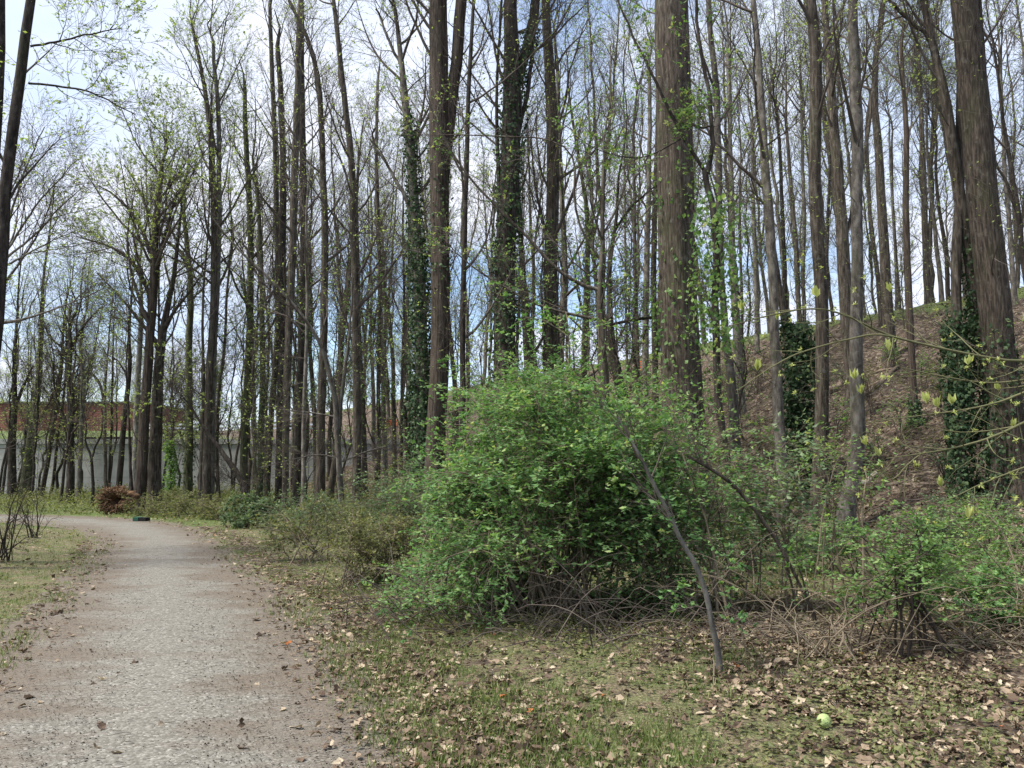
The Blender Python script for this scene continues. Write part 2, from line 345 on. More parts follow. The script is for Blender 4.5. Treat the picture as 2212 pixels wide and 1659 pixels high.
M['rootsoil'] = flatmat('rootsoil', (.05, .03, .018), (.21, .125, .07), 7, .95, .9)
M['deadwood'] = flatmat('deadwood', (.08, .06, .045), (.24, .19, .145), 5, .9, .8, (1, 1, 1))
M['palewood'] = flatmat('palewood', (.30, .26, .20), (.55, .50, .42), 5, .85, .6)
M['ball'] = flatmat('ball', (.20, .27, .10), (.42, .50, .22), 30, .8, .9)
M['teal'] = flatmat('teal', (.02, .07, .05), (.05, .13, .09), 6, .8)

# ------------------------------------------------------------------ ground and path
def axis(lo, hi, fine_lo, fine_hi, d, grow=1.09):
    a = list(np.arange(fine_lo, fine_hi, d)); s = d
    while a[-1] < hi: s *= grow; a.append(a[-1] + s)
    s = d
    while a[0] > lo: s *= grow; a.insert(0, a[0] - s)
    return np.array(a)
xs = axis(-260, 260, -14, 20, .16); ys = axis(-30, 420, 1.5, 27, .16, 1.06)
k = np.searchsorted(ys, 45.1); ys = np.sort(np.r_[np.delete(ys, [k - 1, k]), 45.1, 45.5])
X, Y = np.meshgrid(xs, ys); pd = path_dist(X.ravel(), Y.ravel()).reshape(X.shape)
Z = ground(X, Y, pd); nx, ny = len(xs), len(ys)
mb = MB(); i = np.arange(ny - 1)[:, None]; j = np.arange(nx - 1)[None]
mb.add(np.stack([X, Y, Z], -1), np.stack([i * nx + j, i * nx + j + 1, (i + 1) * nx + j + 1, (i + 1) * nx + j], -1))
g = mb.build('ground', M['ground']); g['kind'] = 'structure'
def litter_f(x, y, pd):
    s = sdist(x, y)
    a = smooth(11.0, 13.5, s) * (1 - .65 * smooth(28.5, 30, s))
    b = np.clip(.9 * smooth(1.6, 3.6, pd) * (1 - smooth(8.5, 11, y)) * (x > -1.5) * (.75 + .5 * wob(x, y, 2.3, 4)), 0, 1)
    c = .42 * np.exp(-((pd - .5) / .7) ** 2) * (x + .5 * y > -1)
    return np.clip(np.maximum(np.maximum(a * .95, b), c), 0, 1)
def green_f(x, y, pd):
    s = sdist(x, y)
    a = .55 * smooth(17, 23, y) * (s < 12) + .15
    b = .42 * smooth(1.2, 4, pd) * (1 - smooth(10, 13, s)) * smooth(8, 12, y) * (x > -6)
    c = .8 * smooth(26.0, 28.5, s)
    d = np.maximum(.5 * np.exp(-((y - 46) / 1.0) ** 2), np.maximum(.62 * smooth(34, 50, y), .30 * smooth(13, 14.5, s)))
    return np.clip(np.maximum(np.maximum(a, b), c), 0, 1)
def attrs(o, x, y, pd, **extra):
    for nme, val in dict(litter=np.clip(litter_f(x, y, pd) + .22 * (np.asarray(pd).ravel() > .3), 0, 1), green=green_f(x, y, pd), **extra).items():
        a = o.data.attributes.new(nme, 'FLOAT', 'POINT'); a.data.foreach_set('value', np.asarray(val, np.float32).ravel())
attrs(g, X.ravel(), Y.ravel(), pd.ravel())
u = np.linspace(-.18, 1.18, 23)
Pp = _L[:, None, :] * (1 - u[None, :, None]) + _R[:, None, :] * u[None, :, None]
edge = np.clip(np.minimum(u, 1 - u) * 2 + .36, 0, 1.36)[None] / 1.36 * np.ones((160, 1))
hw = (1 - np.abs(u - .5) * 2)
pz = 0.055 + .012 * np.clip(hw, 0, 1)[None] + np.zeros((160, 1)) - .055 * smooth(.36, 0, hw + .36)[None]
pz = ground(Pp[..., 0], Pp[..., 1]) + .006 + .02 * np.clip(hw, 0, 1)[None]
mb = MB(); nu = len(u); i = np.arange(159)[:, None]; j = np.arange(nu - 1)[None]
mb.add(np.dstack([Pp, pz]), np.stack([i * nu + j, i * nu + j + 1, (i + 1) * nu + j + 1, (i + 1) * nu + j], -1))
po = mb.build('path', M['gravel']); po['kind'] = 'structure'
attrs(po, Pp[..., 0].ravel(), Pp[..., 1].ravel(), path_dist(Pp[..., 0], Pp[..., 1]), edge=edge.ravel())

# ------------------------------------------------------------------ retaining wall, brick building, rails
rt = empty('retaining_wall', (-24, 45, 0), 'long grey concrete retaining wall running behind the trees on the left', 'wall')
mb = MB()
for xx in np.arange(-56, -4, 4.0):
    for z0, z1 in ((-.2, 1.0), (1.02, 2.05), (2.07, 2.95)): mb.box((xx + .015, 45.1, z0), (xx + 3.985, 45.4, z1))
mb.box((-56, 45.14, -.2), (-4, 45.36, 2.96)); mb.build('panel_wall', M['concrete'], rt, (-24, 45, 0))
mb = MB(); mb.box((-56, 45.02, 2.975), (-4, 45.46, 3.27)); mb.build('coping', M['concrete'], rt, (-24, 45, 0))
mb = MB(); mb.box((-25.4, 45.1, 3.274), (-22.9, 45.4, 3.40)); mb.box((-22.6, 45.1, 3.274), (-21.4, 45.4, 3.40)); mb.build('drain_cover', M['black'], rt, (-24, 45, 0))
bb = empty('brick_building', (-48, 88, 5.2), 'windowless red brick building above the concrete wall at far left', 'building')
mb = MB(); mb.box((-95, 86, 3), (-42, 100, 8.8)); mb.build('wall', M['brick'], bb, (-48, 88, 5.2))
mb = MB(); mb.box((-95.2, 85.8, 8.802), (-41.8, 100.2, 9.02)); mb.build('roof', M['roof'], bb, (-48, 88, 5.2))
gr = empty('guard_rail', (-24, 63, 4.5), 'pale double metal guard rail on the grassy bank above the wall', 'guard rail')
for zz in (4.75, 5.05):
    mb = MB(); mb.box((-31, 63, zz), (-16, 63.06, zz + .16)); mb.build('rail', M['metal'], gr, (-24, 63, 4.5))
for xx in np.arange(-31, -15.9, 2.5):
    mb = MB(); mb.box((xx, 63.07, 4.2), (xx + .12, 63.19, 5.3)); mb.build('post', M['black'], gr, (-24, 63, 4.5))

# ------------------------------------------------------------------ trees
def polyline(pts, Y, Hx=None, rng=None, grounded=True, n=26, wig=.022):
    """(x, y, width) in the photo's frame at distance Y -> metres; the foot is carried down to the ground"""
    P = []; R = []
    for q in pts:
        yy = q[3] if len(q) > 3 else Y
        p, t_ = at(q[0], q[1], yy); P.append(p); R.append(q[2] / 2 * t_ / F)
    P = np.array(P); R = np.array(R)
    if P[0, 2] > P[-1, 2] and grounded: P = P[::-1]; R = R[::-1]
    if grounded:
        while len(P) > 2 and P[0, 2] < gz(P[0, 0], P[0, 1]) + .25: P = P[1:]; R = R[1:]
        d = P[1] - P[0]; dz = P[0, 2] - gz(P[0, 0], P[0, 1])
        sx = np.clip(d[0] / max(abs(d[2]), .1), -.35, .35) * .8
        fx = P[0, 0] - sx * dz; fy = P[0, 1]; fz = gz(fx, fy)
        P = np.vstack([[fx, fy, fz - .25], [fx * .9 + P[0, 0] * .1, fy, fz + .12 * max(dz, .3) + .1], P]); r = max(R[0], R[1])
        R = np.r_[r * 1.75, r * 1.16, R]
    if Hx:
        top = P[-1]; d = norm((P[-1] - P[-3])[None])[0]; d = norm((d * .6 + np.array([0, 0, 1.0]) * .5)[None])[0]; L = max(Hx - top[2], 1.5)
        for k_ in range(1, 5):
            jj = np.zeros(3) if rng is None else np.r_[rng.normal(size=2) * .12, 0]
            P = np.vstack([P, top + d * L * k_ / 4 + jj]); R = np.r_[R, max(R[-1] * .66, .012)]
    Q = chaikin(np.c_[P, R], 2); Q = resample(Q, n)
    P, R = Q[:, :3], Q[:, 3]
    if rng is not None:
        w_ = rng.normal(size=(n, 3)) * wig; w_[:2] = 0; P = P + np.cumsum(w_, 0) * .5 * np.array([1, 1, 0])
    return P, R

PHOTO_TOP = .66
def tree(label, Y, stems, bark_='bark_brown', H=19, zmin=3.5, nb=16, bl=3.4, lv=1.0, leaf='leaf_young', ls=.055, limbs=(), ivy=(), seed=0,
         group=None, name='tree', cat='tree', twig='twig', nb2=7, nb3=6, ang=42, up=.10, buds=False, low=5):
    rng = np.random.default_rng(1000 + seed)
    if not isinstance(stems[0][0], (tuple, list)): stems = [stems]
    SP = []
    for s in stems: SP.append(polyline(s, Y, H, rng, True, 26, .006 if name == 'sapling' else .022))
    base = SP[0][0][0].copy(); base[2] = gz(base[0], base[1])
    root = empty(name, base, label, cat, group)
    mb = MB()
    for P, R in SP:
        big = R[6] > .16
        if big:
            q = resample(np.c_[P, R], 90); P_, R_ = q[:, :3], q[:, 3]
            tubes(mb, P_, R_, 64 if R[6] > .25 else 30, 0, .05, rng)
        else: tubes(mb, P, R, 10, 0, .03, rng)
    LP = []
    for l in limbs:
        P, R = polyline(l, Y, None, rng, False, 22, .02); tubes(mb, P, R, 7); LP.append((P, R))
    mb.build('trunk', M[bark_], root, base)
    mb = MB(); A = []; AR = []
    for P, R in SP:
        z0, z1 = P[0, 2], P[-1, 2]; t0 = np.clip((zmin - 0) / max(z1 - z0, 1), .08, .9)
        c, r = spawn(P[None], R[None], nb, t0, .99, bl, ang, up, .10, 9, rng, .55, .013, shape=.55); A.append(c); AR.append(r)
        if low:
            c, r = spawn(P[None], R[None], low, .12, t0 * 1.15, bl * .5, 64, .05, .14, 9, rng, .4, .007, shape=.1); A.append(c); AR.append(r)
    for P, R in LP:
        c, r = spawn(P[None], R[None], 9, .2, .98, bl * .42, 45, .05, .12, 9, rng, .6, .012, shape=.3); A.append(c); AR.append(r)
    C1 = np.concatenate(A); R1 = np.concatenate(AR)
    tubes(mb, C1, R1, 5, 0)
    C2, R2 = spawn(C1, R1, nb2, .25, .98, bl * .38, 40, .06, .14, 6, rng, .6, .009)
    tubes(mb, C2, R2, 3, 0)
    C3, R3 = spawn(C2, R2, nb3, .2, .98, bl * .15, 42, .05, .16, 4, rng, .65, .008)
    R3 = np.maximum(R3 * .8, .0018 + .00006 * Y)
    tubes(mb, C3, R3, 3, 0)
    if lv > 0:
        lv_ = lv * (2.0 if stems[0][0][0] < 480 else .95) if leaf == 'leaf_young' else lv * .7
        h_ = C3[rng.random(len(C3)) < .55]; lv_ /= .55; k_ = int(lv_); leaves(mb, h_, k_, ls * .95, rng, 1, 0.72, aspect=.55, jit=.8); leaves(mb, h_, lv_ - k_, ls, rng, 1, 0.72, aspect=.62, jit=.8)
    if buds:
        tips = C2[rng.random(len(C2)) < .22][:, -1]
        for p in tips:
            n_ = 5; ld = norm(np.array([0, 0, 1.0]) * rng.uniform(-.6, 1.2) + rng.normal(size=(n_, 3)) * .55)
            quads(mb, np.repeat(p[None], n_, 0), ld, rng.normal(size=(n_, 3)), rng.uniform(.05, .10, n_), .34, 2, rng.random(n_))
    mb.build('crown', [M[twig], M[leaf], M['bud']], root, base)
    for (si, za, zb, cnt, spread, *mm) in ivy:
        P, R = (SP + LP)[si]; ivy_on(root, base, P, R, za, zb, cnt, spread, rng, mm[0] if mm else 'ivy')
    return root
def ivy_on(root, base, P, R, za, zb, cnt, spread, rng, mat='ivy', sz=.075):
    z = P[:, 2]; t0 = np.interp(za, z, np.linspace(0, 1, len(z))); t1 = np.interp(zb, z, np.linspace(0, 1, len(z)))
    t = rng.uniform(t0, t1, (1, cnt)); t = np.clip(t + .012 * rng.normal(size=t.shape), 0, 1)
    p, d = lerp_on(P[None], t); p = p[0]; d = d[0]; r = np.interp(t[0], np.linspace(0, 1, len(R)), R)
    a = rng.uniform(0, 6.283, cnt); lump = 1 + .9 * np.abs(np.sin(a * 1.5 + p[:, 2] * 2.1) * np.sin(p[:, 2] * 3.3 + a))
    rad = np.stack([np.cos(a), np.sin(a), 0 * a], 1)
    q = p + rad * (r + spread * lump * rng.random(cnt) ** .6)[:, None]
    ld = norm(np.array([0, 0, -1.0]) + .8 * rng.normal(size=(cnt, 3))); mb = MB()
    quads(mb, q, ld, rad + .45 * rng.normal(size=(cnt, 3)), sz * rng.uniform(.6, 1.35, cnt), .85, 0, rng.random(cnt))
    mb.build('ivy', M[mat], root, base)

exec_trees = []
def T(*a, **k): k['seed'] = k.get('seed', len(exec_trees) + 1); exec_trees.append(1); return tree(*a, **k)

# --- far left
T('dark leaning trunk at the far left edge, curving up and right', 12, [(-45,1000,30),(0,600,26),(12,420,24),(30,250,22),(45,150,21),(60,0,19)], 'bark_dark', 17, 5, 10, 1.9, .9, limbs=[[(62,180,5),(180,190,4),(290,245,2)],[(66,100,5),(160,80,4),(265,60,2)]], twig='twig_dark')
T('second dark trunk at the left edge beside the leaning one, mostly cut off', 12.6, [(-60,1000,26),(-25,500,22),(0,250,18),(8,0,16)], 'bark_dark', 16, 6, 8, 1.8, .6, twig='twig_dark')
T('low spreading tree at the left edge with long bare shoots fanning to the right', 14, [(-40,1000,16),(-5,640,12),(5,570,10)], 'bark_grey', 7.5, 3.0, 12, 2.6, .3,
  limbs=[[(5,560,6),(60,480,4),(120,400,3),(175,345,1.5)],[(5,565,6),(80,505,4),(185,400,1.5)],[(0,540,6),(40,400,4),(90,270,2)],[(3,580,5),(90,530,3),(160,500,1.5)],[(-10,700,8),(60,690,5),(150,655,3),(230,620,1.5)]], twig='twig')
T('forked dark tree before the wall, nearest the left edge of the photo', 36, [(26,1040,18),(24,960,15),(30,880,13),(28,810,9),(35,700,6)], 'bark_dark', 15, 4, 14, 3, 1.5, limbs=[[(30,880,9),(46,850,7),(75,790,4)]])
T('thick leaning trunk before the wall, patched with ivy, at left', 37, [(56,1043,22),(70,930,17),(82,846,13),(90,722,10)], 'bark_moss', 16, 4, 16, 3.2, 2, ivy=[(0,.5,6,700,.15)])
T('slanted slim trunk leaning right across the grey wall, left of the crooked dark tree', 38, [(92,1058,10),(112,950,9),(135,810,8),(140,700,5)], 'bark_brown', 14, 5, 12, 3, 1.2)
T('thin slanted stem beside the slanted trunk, crossing the brick building', 39, [(112,1055,7),(124,950,6),(138,850,5),(143,740,4)], 'bark_dark', 12, 5, 10, 2.6, 1)
T('crooked dark Y-forked tree with a long bare limb pointing right before the brick building', 33, [(151,1060,17),(153,940,14),(153,883,13),(151,803,11),(157,744,9)], 'bark_dark', 10.5, 6, 10, 2.6, .8,
  limbs=[[(157,748,8),(170,716,6),(190,690,4),(216,664,3)],[(151,806,7),(138,752,6),(110,735,4),(95,700,2)],[(157,760,6),(150,700,4),(155,640,2)]], twig='twig_dark')
T('pale grey wavy trunk right of the crooked dark tree', 35, [(170,1058,10),(176,960,9),(180,880,10),(182,810,9),(176,740,6),(186,690,5)], 'bark_grey', 12.5, 6, 12, 2.8, 1.2, limbs=[[(182,815,7),(200,780,5),(207,720,3),(225,650,2)]])
T('small sapling with a low fork standing before the wall', 30, [(199,1070,7),(197,1010,6),(194,985,5),(178,955,4),(184,915,3)], 'bark_dark', 6.3, 3.5, 8, 1.6, .4, limbs=[[(196,1000,5),(203,968,4),(208,955,4),(222,930,3),(219,880,2)]])
T('slim trunk arching over to the left above the brick building', 33, [(230,1062,8),(228,960,7),(226,883,6),(219,839,6),(205,812,5),(182,800,4)], 'bark_brown', None, 9, 8, 1.6, .6, limbs=[[(225,870,5),(232,800,4),(240,700,3),(245,640,2)]])
T('straight thin pole of a tree just right of the arching one', 33.5, [(236,1052,6),(240,940,5),(241,846,5),(246,760,4)], 'bark_dark', 12, 6, 10, 2.2, .8)
T('dark leaning trunk rising behind the upturned root plate', 31, [(257,1060,13),(264,980,12),(270,901,11),(283,792,9),(280,722,7)], 'bark_dark', 13, 6, 14, 3, 1.2, limbs=[[(278,830,5),(262,790,4),(240,770,2)]])
T('thin dark stem touching the right side of the root plate', 27, [(286,1106,9),(284,1040,7),(281,980,6),(279,930,5),(275,860,4)], 'bark_dark', 9, 5, 8, 1.8, .6)
T('pale whitish bare trunk standing close against the large left trunk', 29, [(290,1085,13),(292,960,13),(294,846,12),(299,700,10),(302,640,8)], 'bark_pale', 14, 8, 8, 2.2, .3)
T('reddish brown trunk with a wide light green crown, left of the close pair', 27, [(301,1085,24),(306,1000,22),(310,920,21),(317,774,18),(326,660,17),(330,575,16),(331,480,13),(345,380,10)], 'bark_red', 14.5, 6.5, 28, 4.5, 5, nb2=8,
  limbs=[[(326,640,10),(290,560,8),(240,530,5),(180,515,3)],[(330,560,9),(300,470,7),(250,420,5),(215,400,2)],[(330,600,9),(360,500,7),(380,420,4)]])
T('thick twin-footed trunk, right one of the close pair, forking halfway up', 27.6, [[(334,1085,28),(336,980,26),(338,883,24),(346,737,18),(359,664,12),(372,610,9),(381,518,7)],[(348,1090,10),(343,1000,10),(341,930,8)]], 'bark_brown', 14, 5.5, 18, 3.8, 2.4,
  limbs=[[(348,725,10),(362,694,8),(400,640,5),(430,600,3)],[(340,740,9),(300,690,7),(260,640,4),(215,590,3)]])
T('ivy-edged tall trunk with a crooked limb sweeping left, between two trunk pairs', 31, [(407,1050,20),(411,960,17),(412,883,15),(412,737,14),(419,646,12),(408,518,10),(398,450,8)], 'bark_moss', 12.5, 6, 16, 3.4, 1.8,
  limbs=[[(412,600,9),(395,540,8),(350,520,6),(300,400,4),(270,355,3)],[(408,990,6),(396,960,6),(388,930,5)]], ivy=[(0,.2,5,500,.08)])
T('tall dark straight trunk, left of the pair right of the ivy-edged one', 27, [[(443,1092,20),(447,956,17),(448,846,16),(456,740,14),(461,518,13),(458,400,12),(454,300,11),(440,200,9),(415,60,6)],[(434,1090,12),(437,960,10),(441,850,7)]], 'bark_brown', 18.5, 8, 22, 4.0, 2.6)
T('pale lichened trunk twinned with the tall dark straight one', 27.5, [(456,1085,13),(460,960,13),(463,846,12),(470,700,12),(478,518,11),(476,300,10),(470,200,9),(460,100,7)], 'bark_pale', 18.5, 8, 20, 3.8, 2.4)
T('slim wavy trunk just right of the pale lichened one', 30, [(472,1070,8),(468,940,8),(471,860,7),(485,740,6),(489,600,5)], 'bark_brown', 16, 6, 14, 3.2, 2)
T('dark crooked dead trunk leaning sharply left over the weeds', 25, [(541,1108,13),(535,1070,14),(525,1040,14),(505,1008,13),(488,988,10),(462,950,8),(437,919,6),(405,865,3)], 'bark_dark', None, 9, 7, 1.6, 0, limbs=[[(530,1050,4),(512,1045,3),(490,1025,3)]], twig='twig_dark')
T('mossy trunk behind the dark crooked leaning one', 30, [(527,1070,17),(526,960,16),(532,846,15),(540,700,14),(545,518,13),(540,400,12),(530,200,9)], 'bark_moss', 18, 7, 20, 3.8, 2.6)
T('slim trunk left of the dense stand of four trunks', 32, [(578,1062,10),(585,883,12),(596,774,12),(600,591,12),(596,350,11),(585,0,8)], 'bark_brown', 20, 8, 18, 3.4, 1.6)
T('ivy-flecked trunk first in the dense stand of four', 30, [(560,1065,14),(566,940,14),(570,800,12),(566,600,10),(560,400,8)], 'bark_moss', 17, 6, 16, 3.4, 2, ivy=[(0,.3,7,900,.12,'leaf_dull')])
T('dark trunk second in the dense stand of four', 29, [(602,1065,15),(607,883,15),(611,700,15),(608,518,15),(612,300,13),(599,100,10)], 'bark_dark', 20, 8, 18, 3.4, 1.4)
T('light brown trunk third in the dense stand, standing left of its dark neighbour', 26, [(616,1080,14),(620,960,15),(623,800,16),(626,664,16),(633,518,16),(641,300,15),(650,0,11)], 'bark_brown', 20, 8, 18, 3.4, 1.2)
T('darkest trunk of the dense stand, at its right end', 27.5, [(640,1060,17),(646,883,16),(650,700,15),(657,518,15),(653,300,14),(655,0,11)], 'bark_dark', 20, 8, 18, 3.4, 1.2)
T('thin grey trunk with a dark foot right of the dense stand', 22, [(655,1105,11),(656,1000,9),(657,883,9),(662,700,7),(664,560,6)], 'bark_grey', 15, 5, 14, 2.8, 1)
T('smooth brown trunk whose top bends left, left of the small forked tree', 22.5, [(690,1108,22),(692,1000,20),(694,883,18),(698,700,16),(702,518,15),(696,360,13),(688,170,11),(668,90,9),(622,0,7)], 'bark_brown', None, 7, 20, 3.0, 1)
T('small forked tree throwing a long thin trunk up to the left', 18.5, [(740,1135,15),(737,1065,13),(729,938,12),(727,865,11),(713,810,10),(700,755,9),(650,675,7),(596,613,6),(505,529,4),(440,440,2)], 'bark_grey', None, 4, 14, 1.8, .3,
  limbs=[[(731,930,9),(738,850,8),(750,760,7),(757,690,5),(762,600,3)],[(730,990,4),(690,980,3),(640,990,2),(560,1010,1.5)],[(732,1000,4),(790,975,3),(850,960,2)],[(725,900,4),(660,890,3),(600,885,1.5)]])
T('tall brown trunk right of the small forked tree', 22, [(770,1108,21),(772,960,18),(773,883,17),(770,700,17),(767,518,16),(760,330,14),(745,200,12),(730,60,10),(722,0,9)], 'bark_brown', 18, 6, 22, 3.6, 1.4, limbs=[[(778,620,6),(790,600,5),(812,585,4),(830,540,2)]], low=3)
for i_, (a_, lb_) in enumerate([
    ([(786,905,10),(781,760,8),(778,628,7),(772,400,6)], 'thin stem close behind the tall brown trunk left of the ivy tower'),
    ([(816,905,9),(815,664,9),(818,590,8),(812,420,7),(805,300,6)], 'slim straight trunk, left of the three poles on the slope before the ivy tower'),
    ([(830,910,10),(824,700,9),(820,518,9),(817,350,8),(822,170,7)], 'middle of the three poles on the slope before the ivy tower'),
    ([(852,915,10),(850,774,9),(842,690,8),(829,609,7),(815,480,6)], 'leaning pole, right of the three on the slope before the ivy tower'),
    ([(868,905,7),(870,760,6),(873,640,6),(868,480,5)], 'thin stem between the leaning pole and the ivy tower'),
    ([(884,900,6),(885,780,6),(880,650,5),(884,500,4)], 'thinnest stem right beside the ivy tower')]):
    T(lb_, 31 + i_, a_, ['bark_brown', 'bark_dark', 'bark_grey'][i_ % 3], 17, 6, 15, 3.0, 1.4, group='slim trunks on the slope left of the ivy tower')
# --- centre
T('grey tree wrapped in a thick ivy tower left of the great reddish trunk', 18, [(917,1000,30),(914,880,30),(912,700,28),(905,518,24),(899,400,20),(890,280,18),(880,230,16),(866,100,10),(855,20,7)], 'bark_grey', 15, 8, 18, 3.2, 1.6,
  limbs=[[(905,520,12),(880,440,10),(850,380,7),(800,300,4)],[(870,150,7),(835,80,6),(810,20,4)],[(895,310,7),(925,250,6),(960,200,3)]], ivy=[(0,.6,4.2,4600,.15),(0,4.2,7.2,2600,.11),(0,7.2,10.3,1100,.07)])
T('great reddish brown trunk dividing in two near the top, beside the ivy tower', 17, [(938,1060,44),(945,900,42),(950,828,41),(951,518,40),(949,400,42),(947,200,41),(945,0,40)], 'bark_red', 19, 11, 16, 3.6, 1.0,
  limbs=[[(955,420,26),(966,300,26),(975,200,26),(987,100,26),(996,-60,24),(1000,-220,16)]], ivy=[(0,5.5,9,300,.05)])
T('thin dark straight trunk right of the great reddish one', 16, [(1000,1000,14),(1001,839,13),(1004,627,12),(1006,518,12),(1012,300,10),(1018,100,9)], 'bark_dark', 17, 4.5, 16, 3.0, .8, low=4)
T('double trunk shaggy with dark vines and forking high, in the centre', 17, [[(1087,860,46),(1090,740,42),(1092,550,42),(1103,350,42),(1107,200,40),(1102,60,30),(1100,-40,26)],[(1074,830,20),(1074,700,18),(1076,560,14),(1083,430,10)]], 'bark_dark', 18, 9, 16, 3.4, 1,
  limbs=[[(1108,210,22),(1125,140,24),(1145,80,24),(1160,0,20),(1168,-120,14)],[(1110,340,10),(1135,210,10),(1143,100,8),(1150,0,6)]], ivy=[(0,1.6,4.5,1000,.10),(0,4.5,11,2500,.10),(2,9,12,500,.09)])
T('grey brown trunk tapering away behind the vine-covered double trunk', 19, [(1142,800,24),(1134,700,19),(1129,637,16),(1125,560,13),(1118,440,9)], 'bark_brown', 15, 4, 16, 3.0, 1.0)
T('smooth tall trunk between the vine-covered double trunk and the greatest trunk', 19, [(1196,860,36),(1192,770,34),(1190,640,30),(1187,550,29),(1195,420,27),(1194,300,25),(1191,150,23),(1181,0,18)], 'bark_brown', 19, 7, 18, 3.6, 1.0, limbs=[[(1190,560,8),(1175,500,7),(1160,400,5),(1150,300,3)]])
T('slimmer trunk close behind the smooth tall one, bending left', 22, [(1209,800,16),(1214,700,14),(1221,590,14),(1217,500,12),(1208,300,10),(1206,120,8)], 'bark_grey', 17, 6, 16, 3.2, 1.2)
T('slim mossy trunk with light green leaf sprays, left of the leaning limb tree', 21, [(1262,800,14),(1265,700,13),(1268,637,13),(1275,490,10),(1262,380,8),(1240,250,6)], 'bark_moss', 15, 3.2, 20, 2.6, 4, leaf='leaf_bright', low=7)
T('small tree in the centre sending long bare limbs up and to the left', 13.5, [(1303,860,22),(1300,783,18),(1293,700,15),(1291,640,13),(1296,560,10),(1299,450,8),(1306,345,6)], 'bark_brown', 9.5, 3.4, 12, 1.8, 1.6, leaf='leaf_bright',
  limbs=[[(1293,626,9),(1249,615,9),(1198,579,8),(1155,528,7),(1078,448,6),(1030,395,5),(987,345,4),(940,250,3),(905,150,2)],
         [(1290,690,7),(1242,681,7),(1206,674,6),(1143,655,5),(1078,615,4),(998,564,3),(940,500,2)],
         [(1296,560,6),(1255,500,5),(1235,420,5),(1240,330,4),(1180,300,3),(1090,296,3),(990,290,2),(860,290,1.5)]], buds=True, low=3)
T('tree with a bent stem and a limb reaching up right toward the greatest trunk', 16, [(1333,800,22),(1328,776,18),(1318,710,14),(1310,600,11),(1318,528,9),(1330,466,7),(1332,380,5)], 'bark_dark', 11, 3.5, 14, 2.2, 2, leaf='leaf_bright',
  limbs=[[(1322,510,7),(1360,445,6),(1405,408,4),(1440,370,2)],[(1297,708,4),(1351,695,7),(1395,688,7),(1413,685,7)]])
for i_, (a_, lb_) in enumerate([
    ([(1352,780,6),(1350,600,5),(1347,450,5)], 'thinnest pole of the cluster left of the greatest trunk'),
    ([(1376,790,10),(1374,600,8),(1370,400,7),(1366,250,6)], 'slim pole left of the grey pair beside the greatest trunk'),
    ([(1394,790,15),(1395,560,13),(1402,345,10),(1405,150,8)], 'left one of the grey pair beside the greatest trunk'),
    ([(1414,790,13),(1408,560,12),(1418,300,11),(1425,100,9)], 'right one of the grey pair beside the greatest trunk')]):
    T(lb_, 24 + i_, a_, ['bark_grey', 'bark_brown'][i_ % 2], 18, 6, 15, 3.2, 1.2, group='poles left of the greatest trunk')
T('greatest trunk of all, deeply furrowed, standing right of the centre', 13, [(1482,1100,104),(1478,950,92),(1472,750,84),(1464,560,78),(1459,400,76),(1455,200,74),(1452,0,72)], 'bark_big', 20, 10.5, 14, 3.8, .6,
  ivy=[(0,2.2,4.6,500,.10,'leaf_bright'),(0,4.6,7,160,.06,'leaf_bright')])
# --- right of the greatest trunk
T('crooked dark vine-clad tree forking low, right beside the greatest trunk', 11.5, [(1612,1180,20),(1590,1100,19),(1565,960,16),(1554,864,16),(1544,705,16),(1540,640,15),(1547,560,16),(1543,470,14),(1524,370,12)], 'bark_dark', None, 3.2, 12, 1.2, 2, leaf='leaf_bright', ls=.055,
  limbs=[[(1524,372,9),(1490,320,8),(1434,210,7),(1400,130,6),(1370,60,5),(1335,-30,4)],[(1528,375,11),(1541,320,11),(1539,270,10),(1530,200,9),(1524,150,8),(1510,60,7),(1500,-60,6)],[(1470,300,4),(1420,330,4),(1380,345,3),(1300,330,2),(1240,290,1.5)],[(1541,275,4),(1505,275,3)]], buds=True, ivy=[(0,3.4,5.8,800,.26,'leaf_bright')], low=7)
T('grey trunk with a smooth sheen behind the crooked vine-clad tree', 20, [(1585,900,22),(1581,822,19),(1566,700,15),(1558,590,13),(1554,350,15),(1553,200,14),(1541,75,12),(1533,0,10)], 'bark_grey', 18, 7, 16, 3.2, 1)
T('straight grey trunk on the slope right of the crooked vine-clad tree', 25, [(1593,760,19),(1590,700,17),(1581,588,15),(1578,432,11),(1574,300,9),(1570,100,7)], 'bark_grey', 19, 9, 15, 3.0, 1.2)
T('mottled grey trunk lightly swollen at mid height, left of the dark evergreen tangle', 16.5, [(1690,1150,24),(1688,1000,24),(1681,864,23),(1675,718,20),(1667,588,18),(1664,510,21),(1656,432,20),(1647,300,16),(1639,150,14),(1621,0,12)], 'bark_grey', 18, 7, 16, 3.2, 1, limbs=[[(1662,450,6),(1640,430,5),(1615,410,3)]])
T('trunk leaning left into the mottled grey one from behind', 20, [(1706,760,17),(1698,690,15),(1685,610,12),(1674,540,9),(1664,460,7)], 'bark_brown', 15, 8, 12, 2.8, 1)
T('tall thick trunk with rough bark rising right of the evergreen tangle', 16, [(1764,1150,34),(1770,1000,30),(1776,864,28),(1776,718,27),(1771,588,26),(1762,484,26),(1758,400,25),(1760,250,25),(1759,100,25),(1749,0,22)], 'bark_brown', 19, 8.5, 16, 3.4, .8)
T('trunk half hidden behind the mottled trunk with the curved foot', 22, [(1846,900,26),(1838,760,27),(1831,660,28),(1826,588,27),(1820,480,24),(1812,380,22),(1800,250,20),(1798,170,18),(1784,0,12)], 'bark_brown', 18, 8, 16, 3.2, 1, limbs=[[(1830,500,8),(1850,420,9),(1870,330,8),(1880,200,6)]])
